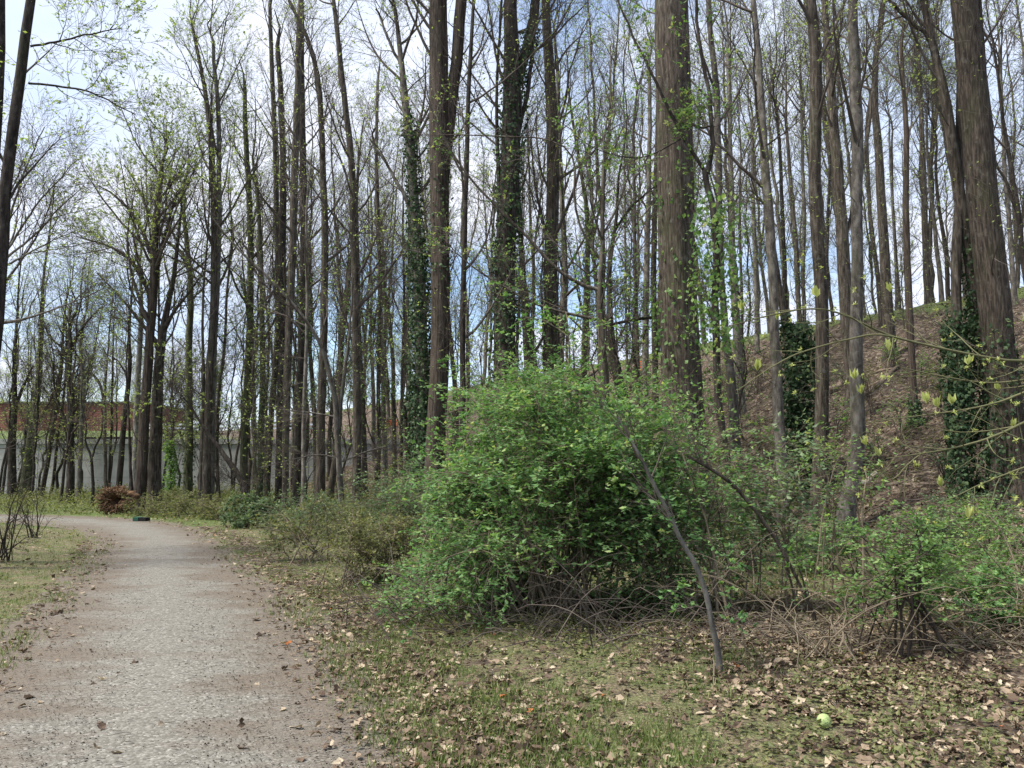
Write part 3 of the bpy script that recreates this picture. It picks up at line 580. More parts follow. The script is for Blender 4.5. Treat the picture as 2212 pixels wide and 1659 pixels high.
T('mottled trunk with a curved foot leaning right at its base', 15, [(1822,1150,42),(1832,1080,36),(1845,1010,31),(1857,940,30),(1850,840,29),(1848,692,26),(1850,588,24),(1852,432,22),(1853,300,24),(1851,150,25),(1842,50,21),(1840,0,19)], 'bark_grey', 18, 7.5, 16, 3.2, .9)
T('curving trunk on the slope right of the curved-foot one', 24, [(1930,850,28),(1922,744,25),(1913,614,22),(1905,510,20),(1899,400,18),(1886,250,15),(1888,125,12),(1908,0,9)], 'bark_brown', 18, 9, 16, 3.2, 1)
T('upright trunk with a slight kink before the bare crest', 18.5, [(1990,1110,11),(1979,1000,12),(1972,820,14),(1968,740,14),(1962,653,15),(1958,510,14),(1956,432,13),(1962,300,11),(1950,180,9),(1946,80,7)], 'bark_red', 14, 7, 14, 2.8, 1, ivy=[(0,.6,3.2,500,.05)])
T('two trunks joined high in a narrow peak, the left buried in ivy', 14.6, [[(2082,1110,20),(2075,960,20),(2068,780,22),(2064,666,21),(2062,562,20),(2068,484,20),(2072,420,18)],[(2140,900,26),(2128,800,24),(2116,744,23),(2103,614,22),(2088,510,24),(2074,432,25),(2064,350,23),(2049,225,20),(2024,125,16),(1997,0,12)]], 'bark_brown', 15, 8, 12, 3.0, 1,
  limbs=[[(2024,125,9),(2004,75,9),(1960,50,8),(1917,0,7)]], ivy=[(0,.6,1.9,900,.12),(0,1.9,4.5,3400,.15),(1,1.6,6.0,1300,.07)])
T('huge leaning trunk at the right with a second slimmer stem at its foot', 14, [[(2200,1150,66),(2190,1000,64),(2172,850,64),(2157,744,62),(2145,614,61),(2132,510,60),(2124,400,58),(2110,250,58),(2095,125,54),(2080,0,50)],[(2158,1090,30),(2153,960,27),(2151,850,24),(2152,760,18)]], 'bark_big', 19, 10, 14, 3.6, .6,
  ivy=[(0,.3,4.2,900,.07),(1,.2,2.2,500,.12)])
T('slim dark forked trunk at the right edge leaning left', 17, [(2240,850,12),(2212,560,11),(2195,440,10),(2178,330,9),(2165,250,7),(2150,120,5)], 'bark_dark', 15, 6, 14, 3.0, 1.2, limbs=[[(2200,470,7),(2180,400,6),(2160,360,5),(2148,300,3)]])
T('thin pole seen past the right side of the huge leaning trunk', 24, [(2196,760,13),(2190,620,11),(2182,480,9),(2172,300,8),(2165,120,6)], 'bark_grey', 18, 8, 14, 3.0, 1.4)
for i_, (yy_, a_, lb_) in enumerate([
    (29, [(1604,760,7),(1600,600,6),(1596,400,5)], 'very thin pole on the slope next to the straight grey trunk'),
    (31, [(1635,730,10),(1631,580,9),(1625,450,8),(1618,280,6)], 'straight pole at the crest left of the mottled swollen trunk'),
    (26, [(1700,730,10),(1694,560,9),(1688,432,8),(1680,250,6)], 'pole rising just above the left side of the evergreen tangle'),
    (27, [(1728,720,11),(1718,520,9),(1708,380,8),(1698,250,6)], 'left-leaning pole above the middle of the evergreen tangle'),
    (28, [(1738,720,9),(1734,500,8),(1731,350,7),(1728,200,6)], 'straight pole above the right side of the evergreen tangle'),
    (30, [(1790,720,7),(1785,600,7),(1790,430,6),(1798,300,5)], 'thin pole between the rough tall trunk and the half hidden one'),
    (28, [(1903,680,11),(1888,536,9),(1876,432,8),(1871,250,6)], 'dark left-leaning pole just left of the curving slope trunk'),
    (31, [(1938,700,6),(1930,560,5),(1922,430,5),(1915,300,4)], 'left one of two hair-thin poles right of the curving slope trunk'),
    (32, [(1944,700,6),(1938,560,5),(1930,430,5),(1926,300,4)], 'right one of two hair-thin poles right of the curving slope trunk'),
    (30, [(2007,670,16),(2000,510,13),(1997,432,12),(1994,250,9),(1990,120,7)], 'greenish grey trunk standing on the bare crest line'),
    (31, [(2034,665,11),(2023,536,9),(2012,432,7),(2002,300,6)], 'slender pole on the crest right of the greenish grey trunk'),
    (31.5, [(2050,665,10),(2046,536,9),(2031,458,7),(2020,350,6)], 'forking pole on the crest beside the ivy-buried trunk'),
    (33, [(2096,690,6),(2090,560,5),(2080,450,5)], 'thin pole in the gap of the two joined trunks')]):
    T(lb_, yy_, a_, ['bark_brown', 'bark_grey', 'bark_dark'][i_ % 3], 19, 8.5, 16, 3.2, 1.6, group='slim trunks along the crest at right')

# evergreen tangle: a broken snag wholly covered with leaves
def snag(label, Y, pts, n, spread, sz=.09, mat='ivy'):
    rng = np.random.default_rng(int(pts[0][0])); P, R = polyline(pts, Y, None, rng); base = P[0].copy(); base[2] = gz(*base[:2])
    root = empty('ivy_covered_snag', base, label, 'snag'); mb = MB(); tubes(mb, P, R, 9, 0, .04, rng)
    C, CR = spawn(P[None], R[None], 16, .25, .98, spread * 1.4, 75, .05, .2, 6, rng, .4, .03); tubes(mb, C, CR, 4); mb.build('trunk', M['bark_dark'], root, base)
    z = P[:, 2]; ivy_on(root, base, P, R, z[0] + .3, z[-1], n // 2, spread * .5, rng, mat, sz)
    mb = MB(); leaves(mb, C, n // 2 // len(C), sz, rng, 0, .1, (0, 0, 1), .6, .8, .10, .5); mb.build('foliage', M[mat], root, base); return root
snag('dark evergreen ivy tangle smothering a short snag before the crest', 17.5, [(1735,940,18),(1730,850,17),(1718,760,16),(1712,700,12)], 7000, .55)
snag('small ivy-covered stump poking up on the slope left of the ivy tower', 26, [(883,940,9),(880,900,9),(878,868,7)], 500, .14, .08)
snag('slim bright green leafy column standing before the concrete wall', 30, [(368,1064,4),(368,1010,4),(369,950,3)], 1500, .26, .08, 'leaf_bright')

# --- overhanging branches entering at the right edge
rng = np.random.default_rng(77)
base = np.array([6.6, 6.8, gz(6.6, 6.8)])
root = empty('overhanging_tree', base, 'slender tree at the right edge, long branches with yellow-green buds reaching left', 'tree')
mb = MB(); LPs = []
tr_ = np.array([[6.6, 6.8, base[2] - .2], [6.5, 6.9, 1.2], [6.55, 6.9, 2.4], [6.3, 6.9, 3.6], [6.2, 6.9, 5.0]]); q_ = resample(chaikin(tr_), 20); tubes(mb, q_, np.linspace(.07, .03, 20), 8)
for Yb, pl in [(6.6, [(2330,760,13),(2212,785,11),(2100,765,9),(1960,735,8),(1899,713,7),(1833,677,6),(1763,662,6),(1664,680,5),(1581,703,3)]),
               (6.2, [(1985,742,7),(1896,718,7),(1833,734,6),(1742,757,6),(1677,789,5),(1599,843,3)]),
               (6.8, [(2330,800,9),(2212,822,7),(2130,830,6),(2020,810,5),(1950,795,3)]),
               (6.3, [(2340,800,11),(2212,850,9),(2136,877,7),(2020,894,6),(1874,912,3)]),
               (6.0, [(2340,850,11),(2212,915,10),(2165,938,9),(2078,967,7),(1990,982,5),(1925,990,3)]),
               (5.8, [(2340,960,9),(2212,1011,7),(2136,1044,5),(2060,1080,3)]),
               (7.0, [(2000,975,4),(1960,1000,4),(1925,1045,4),(1900,1010,3),(1860,990,3),(1790,1000,2)])]:
    P, R = polyline(pl, Yb, None, rng, False, 26, .008); R = R * .65; tubes(mb, P, R, 6); LPs.append((P, R))
mb.build('trunk', M['twig_green'], root, base)
P = np.stack([a for a, _ in LPs]); R = np.stack([b for _, b in LPs]); mb = MB()
C, CR = spawn(P, R, 9, .1, .97, .75, 48, .04, .09, 8, rng, .6, .008); tubes(mb, C, CR, 4)
C2, CR2 = spawn(C, CR, 3, .3, .97, .28, 50, .08, .1, 5, rng, .7, .007); tubes(mb, C2, CR2, 3)
for p in np.vstack([C[rng.random(len(C)) < .6][:, -1], C2[rng.random(len(C2)) < .35][:, -1]]):
    k_ = 9; big = rng.random() < .18
    ld = norm(np.array([0, 0, 1.0 if big else .2]) + rng.normal(size=(k_, 3)) * (.22 if big else .8)); s_ = .10 if big else .035
    quads(mb, np.repeat(p[None], k_, 0), ld, rng.normal(size=(k_, 3)), rng.uniform(.6, 1.1, k_) * s_, .4, 1, rng.random(k_))
mb.build('crown', [M['twig_green'], M['bud']], root, base)

# ------------------------------------------------------------------ background trees (copies of six prototypes)
def proto(seed, H, r, leaf, lv, fork=False, bark_='bark_grey', twig='twig', zf=.35, bl=3.4, nb=22):
    rng = np.random.default_rng(seed); n = 24
    P = np.zeros((n, 3)); P[:, 2] = np.linspace(-.3, H, n); P[:, :2] = np.cumsum(rng.normal(size=(n, 2)) * .06, 0); P[:, 0] += np.linspace(0, rng.normal() * .8, n)
    R = r * (1 - .82 * np.linspace(0, 1, n)); R[0] *= 1.4; mb = MB(); tubes(mb, P, R, 8, 0, .03, rng); S = [(P, R)]
    if fork:
        k0 = int(n * rng.uniform(.25, .45)); q = P[k0:].copy(); d = rng.normal(size=2); d /= np.hypot(*d); q[:, :2] += (np.linspace(0, 1, len(q)) ** .8)[:, None] * d * 1.8
        q = resample(q, n); rq = np.linspace(R[k0] * .8, R[-1], n); tubes(mb, q, rq, 7); S.append((q, rq))
    me_t = mb
    mb = MB(); C1 = []; R1 = []
    for P, R in S:
        c, cr = spawn(P[None], R[None], nb, zf if P is S[0][0] else .1, .98, bl, 38, .12, .1, 8, rng, .55, .012, shape=.5); C1.append(c); R1.append(cr)
    C1 = np.concatenate(C1); R1 = np.concatenate(R1); tubes(mb, C1, R1, 4)
    C2, R2 = spawn(C1, R1, 7, .2, .98, bl * .38, 40, .08, .14, 5, rng, .6, .010); tubes(mb, C2, R2, 3)
    C3, R3 = spawn(C2, R2, 5, .2, .98, bl * .16, 42, .05, .16, 4, rng, .7, .010); R3 = np.maximum(R3, .005); tubes(mb, C3, R3, 3)
    h_ = C3[rng.random(len(C3)) < (.4 if lv < 5 else .9)]; leaves(mb, h_, max(1, int(lv * 2)) if lv < 5 else int(lv * .6), .07, rng, 1, .7, aspect=.6, jit=.8)
    return me_t, mb, M[bark_], [M[twig], M[leaf]]
PROTOS = []
for a_ in [(501, 19, .16, 'leaf_young', 1.4, False, 'bark_grey', 'twig', .25), (502, 21, .19, 'leaf_young', 1.0, True, 'bark_brown'), (503, 17, .12, 'leaf_olive', 1.6, False, 'bark_brown'),
           (504, 20, .15, 'leaf_young', 2.0, True, 'bark_grey', 'twig', .25), (505, 15, .09, 'leaf_young', 2.0, False, 'bark_dark', 'twig', .2, 2.6), (506, 18, .14, 'leaf_olive', 1.0, True, 'bark_brown', 'twig', .3),
           (507, 9, .10, 'leaf_young', 7, True, 'bark_grey', 'twig', .12, 3.2, 30), (508, 9, .09, 'leaf_olive', 1.2, True, 'bark_dark', 'twig_dark', .2, 2.4, 20)]:
    t_, c_, bm_, cm_ = proto(*a_); r_ = empty('tree', (0, 0, 0), 'x', 'tree'); t_.build('trunk', bm_, r_); c_.build('crown', cm_, r_); PROTOS.append([r_, False])
def put(k, x, y, s, rz, label, group):
    r_, used = PROTOS[k]
    if used:
        c = r_.copy(); COL.objects.link(c)
        for ch in list(r_.children):
            d = ch.copy(); COL.objects.link(d); d.parent = c
    else: c = r_; PROTOS[k][1] = True
    c.location = (x, y, gz(x, y)); c.rotation_euler = (0, 0, rz); c.scale = (s, s, s); c['label'] = label; c['group'] = group; c['category'] = 'tree'
rg = np.random.default_rng(9)
def xat(vx, Y): return (vx - CX) / F * Y * 1.01
for vx in np.linspace(1000, 2330, 46):                      # on and behind the crest of the embankment
    vx_ = vx + rg.uniform(-14, 14); Y_ = rg.uniform(31, 62) - (vx - 1000) * .004
    s_ = sdist(xat(vx_, Y_), Y_)
    if s_ < 27: Y_ += (27 - s_) / (.84 * (vx_ - CX) / F + .542)
    put(int(rg.integers(0, 6)), xat(vx_, Y_), Y_, rg.uniform(.75, 1.1), rg.uniform(0, 6.28), 'bare slim tree in the background ranks along the top of the embankment', 'background trees on the embankment')
for vx in np.linspace(505, 1010, 26):                       # mid distance, left of the ivy tower
    vx_ = vx + rg.uniform(-12, 12); Y_ = rg.uniform(34, 44.0) if vx < 800 else rg.uniform(36, 60)
    put(int(rg.integers(0, 6)), xat(vx_, Y_), Y_, rg.uniform(.7, 1.0), rg.uniform(0, 6.28), 'slim tree in the dense background rank between the wall and the ivy tower', 'background trees left of the ivy tower')
for vx in np.linspace(-60, 480, 15):                        # low scrubby trees in front of the wall
    vx_ = vx + rg.uniform(-10, 10); Y_ = rg.uniform(36, 44)
    put(7 if rg.random() < .75 else 4, xat(vx_, Y_), Y_, rg.uniform(.8, 1.15) * (.85 if vx > 120 else 1), rg.uniform(0, 6.28), 'small scrubby tree with bare twigs close before the concrete wall', 'scrub trees before the wall')
for vx, Y_, s_ in [(120, 112, 1.0), (190, 108, 1.15), (235, 115, 1.4), (300, 105, 1.2), (352, 98, 1.05), (410, 104, 1.0), (470, 100, 1.1), (540, 108, 1.0), (20, 118, 1.1), (620, 110, 1.1), (700, 112, 1.1)]:
    put(6, xat(vx, Y_), Y_, s_, rg.uniform(0, 6.28), 'bushy light green tree far behind the brick building and guard rail', 'far light green trees')
for vx, Y_, s_ in [(790, 84, 1.0), (840, 90, 1.1), (880, 80, .9), (930, 92, 1.0), (745, 95, 1.2), (580, 75, .8), (660, 80, .9), (980, 84, .9), (1040, 70, .7)]:
    put(6 if rg.random() < .6 else 3, xat(vx, Y_), Y_, s_ * .8, rg.uniform(0, 6.28), 'hazy light green tree on the far skyline behind the trunks left of the ivy tower', 'far skyline trees')
for vx, Y_, s_ in [(150, 32, 1.35), (90, 34, 1.25), (15, 35, 1.2), (60, 41, 1.35)]:
    put(4, xat(vx, Y_), Y_, s_ * .55, rg.uniform(0, 6.28), 'low pale green leafing tree among the scrub at far left', 'pale leafing trees at far left')

mb_u = proto(611, 7.5, .035, 'leaf_bright', 1, True, 'bark_dark', 'twig_dark', .12, 1.5, 20); mb_v = proto(612, 6.5, .03, 'leaf_young', 1, False, 'bark_moss', 'twig', .15, 1.4, 22)
for t_, c_, bm_, cm_ in (mb_u, mb_v): r_ = empty('sapling', (0, 0, 0), 'x', 'sapling'); t_.build('trunk', bm_, r_); c_.build('crown', cm_, r_); PROTOS.append([r_, False])
for vx, Y_, s_ in [(1150, 17, .9), (1235, 19, 1.1), (1290, 17, .95), (1395, 15.5, .85), (1600, 22, 1.0), (1040, 20, 1.1), (975, 23, 1.1), (830, 25, 1.1), (740, 26, 1.1), (560, 26, 1.0), (480, 30, 1.1), (1740, 24, .8), (1875, 27, .8), (1960, 26, .8), (680, 31, 1.2), (890, 31, 1.2)]:
    put(8 + int(rg.random() < .5), xat(vx, Y_), Y_, s_, rg.uniform(0, 6.28), 'slender young tree with fresh green leaves growing under the tall trunks', 'young understory trees')
for o_ in COL.objects:
    if o_.name.startswith('sapling') and o_.get('group') == 'young understory trees': o_['category'] = 'sapling'
# ------------------------------------------------------------------ shrubs
def curled(mb, p, ld, nr, sz, rnd, rng, mat=0):
    n = len(p); nr = norm(nr - (nr * ld).sum(-1, keepdims=True) * ld); sd = np.cross(ld, nr); cu = rng.normal(size=(n, 1)) * .35; cr = rng.uniform(-.1, .5, (n, 1)); asp = rng.uniform(.35, .85, (n, 1)); sz = sz[:, None]
    rows = []
    for t_, w_ in ((0, .12), (.25, .5), (.5, .36), (.75, .48), (1, .05)):
        w2 = w_ * (1 + .22 * rng.normal(size=(n, 1)))
        c_ = p + ld * sz * t_ + nr * sz * (cu * (t_ - .5) ** 2 * 2 + .02)
        for sgn in (-1, 0, 1): rows.append(c_ + sgn * sd * sz * asp * w2 + nr * sz * abs(sgn) * cr * w2 + nr * sz * .05 * rng.normal(size=(n, 1)))
    v = np.stack(rows, 1); f = np.array([[a * 3 + b, a * 3 + b + 1, a * 3 + b + 4, a * 3 + b + 3] for a in range(4) for b in range(2)])
    mb.add(v.reshape(-1, 3), f[None] + (np.arange(n) * 15)[:, None, None], mat, np.repeat(rnd, 15), False)
def shrub(name, label, x, y, h, rx, ry, stems, leaf, lv, ls=.05, n2=9, n3=5, twig='twig_tan', seed=1, droop=-.04, base_r=.25, zc=.62, r_stem=.012, group=None, l2=.30, l3=.16, flat=.45, zlow=0.25):
    rng = np.random.default_rng(seed); b0 = np.array([x, y, gz(x, y)]); root = empty(name, b0, label, 'shrub', group)
    th = rng.uniform(0, 6.283, stems); u_ = rng.random(stems) ** .45; el = np.arcsin(rng.uniform(zlow, 1, stems) ** 1.0)
    tg = np.stack([rx * np.cos(th) * np.cos(el) * u_ ** .5, ry * np.sin(th) * np.cos(el) * u_ ** .5, h * (np.sin(el)) * (0.75 + .25 * u_)], 1)
    if stems >= 24:
        K = max(6, stems // 7); kt = rng.uniform(0, 6.283, K); ke = np.arcsin(rng.uniform(zlow, 1, K)); kr = rng.uniform(.74, 1.12, K); kk = rng.integers(0, K, stems)
        m_ = rng.random(stems) < .8; th = np.where(m_, kt[kk] + .3 * rng.normal(size=stems), th); el = np.where(m_, np.clip(ke[kk] + .2 * rng.normal(size=stems), .02, 1.57), el)
        kr = np.where(m_, kr[kk], 1.0) * np.where(rng.random(stems) < .08, 1.15, 1)
        tg = np.stack([rx * np.cos(th) * np.cos(el) * u_ ** .5, ry * np.sin(th) * np.cos(el) * u_ ** .5, h * (np.sin(el)) * (0.75 + .25 * u_)], 1) * kr[:, None]
    st_ = np.stack([base_r * rng.normal(size=stems), base_r * rng.normal(size=stems), np.full(stems, -.05)], 1)
    md = st_ * .45 + tg * .55; md[:, 2] = tg[:, 2] * .95 + .25 * h * .4; tt = np.linspace(0, 1, 14)[None, :, None]
    P = st_[:, None] * (1 - tt) ** 2 + 2 * md[:, None] * tt * (1 - tt) + tg[:, None] * tt ** 2 + np.cumsum(rng.normal(size=(stems, 14, 3)) * .012, 1)
    P += b0; R = r_stem * rng.uniform(.6, 1.4, (stems, 1)) * np.linspace(1, .25, 14)[None]
    mb = MB(); tubes(mb, P, R, 5)
    C, CR = spawn(P, R, n2, .22, .99, h * l2, 55, droop, .13, 7, rng, .6, .010, flat=flat, shape=.2); tubes(mb, C, CR, 4)
    C2, CR2 = spawn(C, CR, n3, .1, .99, h * l3, 45, droop, .14, 5, rng, .7, .009, flat=flat, shape=.1)
    g_ = ground(C2[:, 2, 0], C2[:, 2, 1]); C2 = C2[C2[:, 2, 2] > g_ + .03]; CR2 = CR2[:len(C2)]
    tubes(mb, C2, CR2, 3); mb.build('stems', M[twig], root, b0)
    mb = MB(); leaves(mb, C2, lv, ls, rng, 0, .1, jit=.36, aspect=.62)
    if mb.n: mb.build('foliage', M[leaf], root, b0)
    return root
shrub('leafy_shrub', 'largest shrub, a tall green dome of small fresh leaves in the middle', .5, 8.4, 2.7, 1.75, 1.4, 80, 'leaf_bush', 12, .05, 11, 6, seed=11, zlow=.14, flat=.7)
shrub('leafy_shrub', 'lower left flank shrub leaning out of the tall green dome toward the path', -.6, 9.0, 1.75, 1.0, 1.1, 40, 'leaf_bush', 8, .05, 9, 5, seed=12, zlow=.08)
shrub('leafy_shrub', 'green shrub with arching tops joining the right side of the tall dome', 1.9, 8.2, 2.0, 1.0, .9, 26, 'leaf_bush', 5, .05, 9, 5, seed=13, zlow=.12, flat=.6)
shrub('leafy_shrub', 'grey-green rounder leaved shrub before the mottled grey trunk', 3.1, 8.6, 1.95, .75, .6, 9, 'leaf_dull', 5, .06, 8, 5, seed=14, zlow=.5)
shrub('leafy_shrub', 'bright shrub right of the grey-green one, topped by flat fresh sprays', 4.0, 9.6, 2.0, .8, .6, 7, 'leaf_bright', 3, .055, 8, 5, seed=15, zlow=.7)
shrub('leafy_shrub', 'low shrub with dark arching stems and a layered light green top, at right front', 3.35, 6.7, 1.15, 1.1, .7, 15, 'leaf_bright', 5, .045, 7, 5, 'twig_dark', seed=16, zlow=.55)
shrub('leafy_shrub', 'wide low shrub with pale fresh sprays near the right edge', 5.5, 8.3, 1.15, 1.3, .9, 20, 'leaf_bright', 4, .045, 8, 5, seed=17, zlow=.35)
shrub('leafy_shrub', 'loose olive shrub in the lower right corner beside the pale log', 5.2, 6.4, .95, .9, .7, 20, 'leaf_olive', 5, .045, 8, 4, seed=18)
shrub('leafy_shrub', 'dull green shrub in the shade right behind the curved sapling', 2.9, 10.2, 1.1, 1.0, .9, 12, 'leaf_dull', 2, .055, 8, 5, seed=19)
shrub('leafy_shrub', 'thin airy shrub of light sprays before the greatest trunk', 2.6, 11.0, 3.0, 1.2, 1.0, 12, 'leaf_bright', 2, .055, 8, 4, seed=20, zlow=.55)
shrub('leafy_shrub', 'airy shrub rising behind the dome under the vine-covered double trunk', .1, 12.5, 3.0, 1.7, 1.2, 26, 'leaf_bright', 4, .055, 8, 5, seed=21, zlow=.5)
shrub('leafy_shrub', 'yellowish thin shrub behind the dome left of the greatest trunk', 1.7, 13.5, 3.0, 1.5, 1.2, 22, 'leaf_young', 4, .055, 8, 4, seed=22, zlow=.5)
shrub('leafy_shrub', 'pale olive shrub trailing down the verge left of the green dome', -2.1, 10.6, 1.0, 1.2, 1.2, 30, 'leaf_olive', 6, .04, 8, 5, seed=23)
shrub('leafy_shrub', 'tall olive shrub on the slope behind the left flank of the dome', -2.3, 15.5, 1.9, 1.8, 1.3, 30, 'leaf_dull', 6, .055, 8, 5, seed=24)
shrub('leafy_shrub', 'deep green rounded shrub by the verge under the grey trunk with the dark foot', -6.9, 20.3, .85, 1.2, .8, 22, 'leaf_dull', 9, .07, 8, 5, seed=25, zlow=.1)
for i_, (vx, Y_, h_, lb_, lf_) in enumerate([(430, 24.5, .9, 'brownish low bush at the foot of the tall pair beside the path bend', 'leaf_olive'), (360, 25.5, .8, 'low bush at the foot of the close trunk pair right of the root plate', 'leaf_olive'),
        (500, 23.5, .7, 'low olive bush at the foot of the dark leaning dead trunk', 'leaf_olive'), (775, 18.5, .95, 'grey green bush before the foot of the tall brown trunk', 'leaf_dull'), (700, 20.0, .8, 'thin bush right of the deep green rounded shrub', 'leaf_dull')]):
    shrub('leafy_shrub', lb_, xat(vx, Y_), Y_, h_, 1.5, .9, 22, lf_, 5, .05, 7, 5, seed=40 + i_, zlow=.05)
for i_, (vx, vy, h_, lb_) in enumerate([(10, 1212, 1.3, 'bare twiggy reddish shrub at the left edge beside the path'), (72, 1162, 1.25, 'small bare branching shrub in the grass inside the path bend')]):
    p_, _ = hit(vx, vy); shrub('bare_shrub', lb_, p_[0], p_[1], h_, .75, .6, 12, 'leaf_olive', .25, .03, 6, 4, 'twig_dark', seed=60 + i_, droop=.05, base_r=.06, r_stem=.011, flat=.1)
for i_, (x_, y_, h_, rx_, lb_, lf_) in enumerate([
    (4.6, 11.3, .8, 1.3, 'soft green shrub at the foot of the slope behind the wide low right shrub', 'leaf_bush'),
    (6.6, 10.4, 1.1, 1.3, 'green shrub against the right edge below the overhanging branches', 'leaf_bright'),
    (4.3, 7.6, .75, .9, 'fresh green shrub filling the gap between the curved sapling and the arching shrub', 'leaf_bush'),
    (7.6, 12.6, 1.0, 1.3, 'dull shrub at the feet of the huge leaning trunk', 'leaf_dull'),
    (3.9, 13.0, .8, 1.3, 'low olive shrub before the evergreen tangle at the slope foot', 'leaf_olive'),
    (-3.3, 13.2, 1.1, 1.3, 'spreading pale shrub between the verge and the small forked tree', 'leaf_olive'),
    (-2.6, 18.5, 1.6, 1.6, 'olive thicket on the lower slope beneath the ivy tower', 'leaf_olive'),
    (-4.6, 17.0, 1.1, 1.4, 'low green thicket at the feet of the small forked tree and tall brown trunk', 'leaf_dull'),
    (2.2, 16.0, 1.5, 1.6, 'olive thicket on the slope behind the great furrowed trunk', 'leaf_young'),
    (7.0, 8.6, 1.0, 1.0, 'thin olive shrub cut by the right edge near the pale log', 'leaf_olive')]):
    shrub('leafy_shrub', lb_, x_, y_, h_, rx_, rx_ * .75, 18, lf_, 5, .05, 8, 5, seed=80 + i_, zlow=.3, flat=.6)
rq = np.random.default_rng(404); k_ = 0
for vx, vy, h_ in [(1540, 985, 1.5), (1600, 930, 2.2), (1650, 1010, 1.4), (1735, 1050, 1.3), (1810, 960, 1.8), (1885, 900, 2.0), (1900, 1010, 1.2), (1945, 955, 1.6), (2030, 900, 1.7), (2040, 1040, 1.2), (2110, 960, 1.4), (1565, 860, 2.0), (1820, 850, 1.6), (1990, 850, 1.6), (2195, 880, 1.5), (1450, 900, 2.0), (1380, 880, 1.8), (1640, 850, 1.8), (2090, 850, 1.4), (1930, 800, 1.6)]:
    p_, _ = hit(vx, vy); k_ += 1
    shrub('slope_seedling', 'wispy low seedling with few leaves growing out of the leaf-covered slope', p_[0], p_[1], h_ * .7, .6, .5, 7, ['leaf_olive', 'leaf_dull', 'leaf_bright'][k_ % 3], 2, .055, 7, 4, 'twig', seed=500 + k_, droop=.02, base_r=.08, zlow=.4, group='wispy seedlings on the slope')
# brushy bare tangle under the dome
rng = np.random.default_rng(5)
for i_, (x_, y_, w_, lb_) in enumerate([(.9, 7.2, 1.3, 'tangle of bare dead stems under the front of the green dome'), (2.6, 6.7, 1.0, 'tangle of pale dry stems around the foot of the curved sapling'), (-.5, 7.9, 1.0, 'dark brushy bare stems under the left side of the green dome'), (4.6, 6.9, 1.0, 'dry arching stems beneath the right hand shrubs')]):
    n_ = 110; th = rng.uniform(0, 6.283, n_); x0 = x_ + w_ * rng.normal(size=n_) * .5; y0 = y_ + .4 * rng.normal(size=n_); L_ = rng.uniform(.4, 1.3, n_); b0 = np.array([x_, y_, gz(x_, y_)])
    tt = np.linspace(0, 1, 9)[None]; P = np.stack([x0[:, None] + np.cos(th)[:, None] * L_[:, None] * tt, y0[:, None] + .6 * np.sin(th)[:, None] * L_[:, None] * tt, .06 + (L_[:, None] * (rng.uniform(.2, 1.5, n_)[:, None] * tt - .7 * tt ** 2))], -1)
    P = P + np.cumsum(rng.normal(size=P.shape) * .014, 1); P[..., 2] = np.maximum(P[..., 2], .02) + b0[2]
    mb = MB(); tubes(mb, P, rng.uniform(.0025, .007, (n_, 1)) * np.linspace(1, .4, 9)[None], 4)
    o = mb.build('brush_tangle', M['twig_tan' if i_ in (1, 3) else 'twig'], None, b0); tag(o, lb_, 'brush')

# slender curved sapling in front
T('slender curved olive sapling bowing up to the left out of the tangle', 6.0, [(1552,1470,13),(1546,1400,13),(1536,1355,12),(1522,1282,11),(1496,1210,11),(1468,1168,10),(1441,1102,9),(1397,1022,8),(1366,964,6),(1330,900,4)], 'bark_pale', None, 1.2, 10, .8, 5, leaf='leaf_bush', ls=.05, seed=300, name='sapling', cat='sapling', nb2=5, nb3=4)
T('thin straight dark stem crossing behind the bright shrub at right', 7.4, [(1740,1290,6),(1690,1190,7),(1620,1090,8),(1560,1030,8),(1480,985,6)], 'bark_brown', None, 2.0, 6, .5, 1, leaf='leaf_bush', seed=301, name='sapling', cat='sapling', nb2=4, nb3=3)

# ------------------------------------------------------------------ fallen wood and small things
def log(label, a, b, w, mat='deadwood', name='fallen_log', lift=.5, bend=.05, seed=3, cat='log'):
    rng = np.random.default_rng(seed); (p, tp), (q, tq) = hit(*a), hit(*b); n = 18; tt = np.linspace(0, 1, n)[:, None]; P = p * (1 - tt) + q * tt
    r = w / 2 * (tp + tq) / 2 / F; P[:, 2] = ground(P[:, 0], P[:, 1]) * .6 + P[:, 2] * .4 + r * lift * 1.6; P += np.cumsum(rng.normal(size=P.shape) * .012, 0)
    c = P.mean(0); mb = MB(); R = r * (1 + .12 * rng.normal(size=n)).clip(.8, 1.2) * np.linspace(1.1, .8, n)
    P = np.vstack([P[:1], P, P[-1:]]); R = np.r_[.001, R, .001]; P[0] -= (P[2] - P[1]) * .05; P[-1] += (P[-2] - P[-3]) * .05
    tubes(mb, P, R, 12, 0, .05, rng); o = mb.build(name, M[mat], None, c); return tag(o, label, cat)
log('pale broken log end beside the curved-foot trunk', (1846,1052), (1896,1034), 12, 'palewood')
log('long grey brown log lying low on the slope right of the curved-foot trunk', (1870,1060), (2025,1046), 9, seed=4)
log('short thick dark log resting high on the slope left of the curved-foot trunk', (1790,852), (1834,826), 15, seed=5)
log('dark split log slanting up the slope under the kinked upright trunk', (1892,842), (1942,802), 9, seed=6)
log('thin dark log lying almost level above the split one', (1882,812), (1962,791), 7, seed=7)
log('whitish barkless log on the ground at the right edge', (1900,1290), (2230,1308), 9, 'palewood', seed=8)
log('dark mossy log half hidden beneath the green dome', (1235,1318), (1400,1300), 26, 'deadwood', seed=9)
log('grey branch lying on the verge below the small forked tree', (600,1150), (660,1140), 5, seed=10, name='fallen_branch', cat='branch')
log('slender pale log across the slope left of the evergreen tangle', (1500,1010), (1620,975), 7, seed=12)
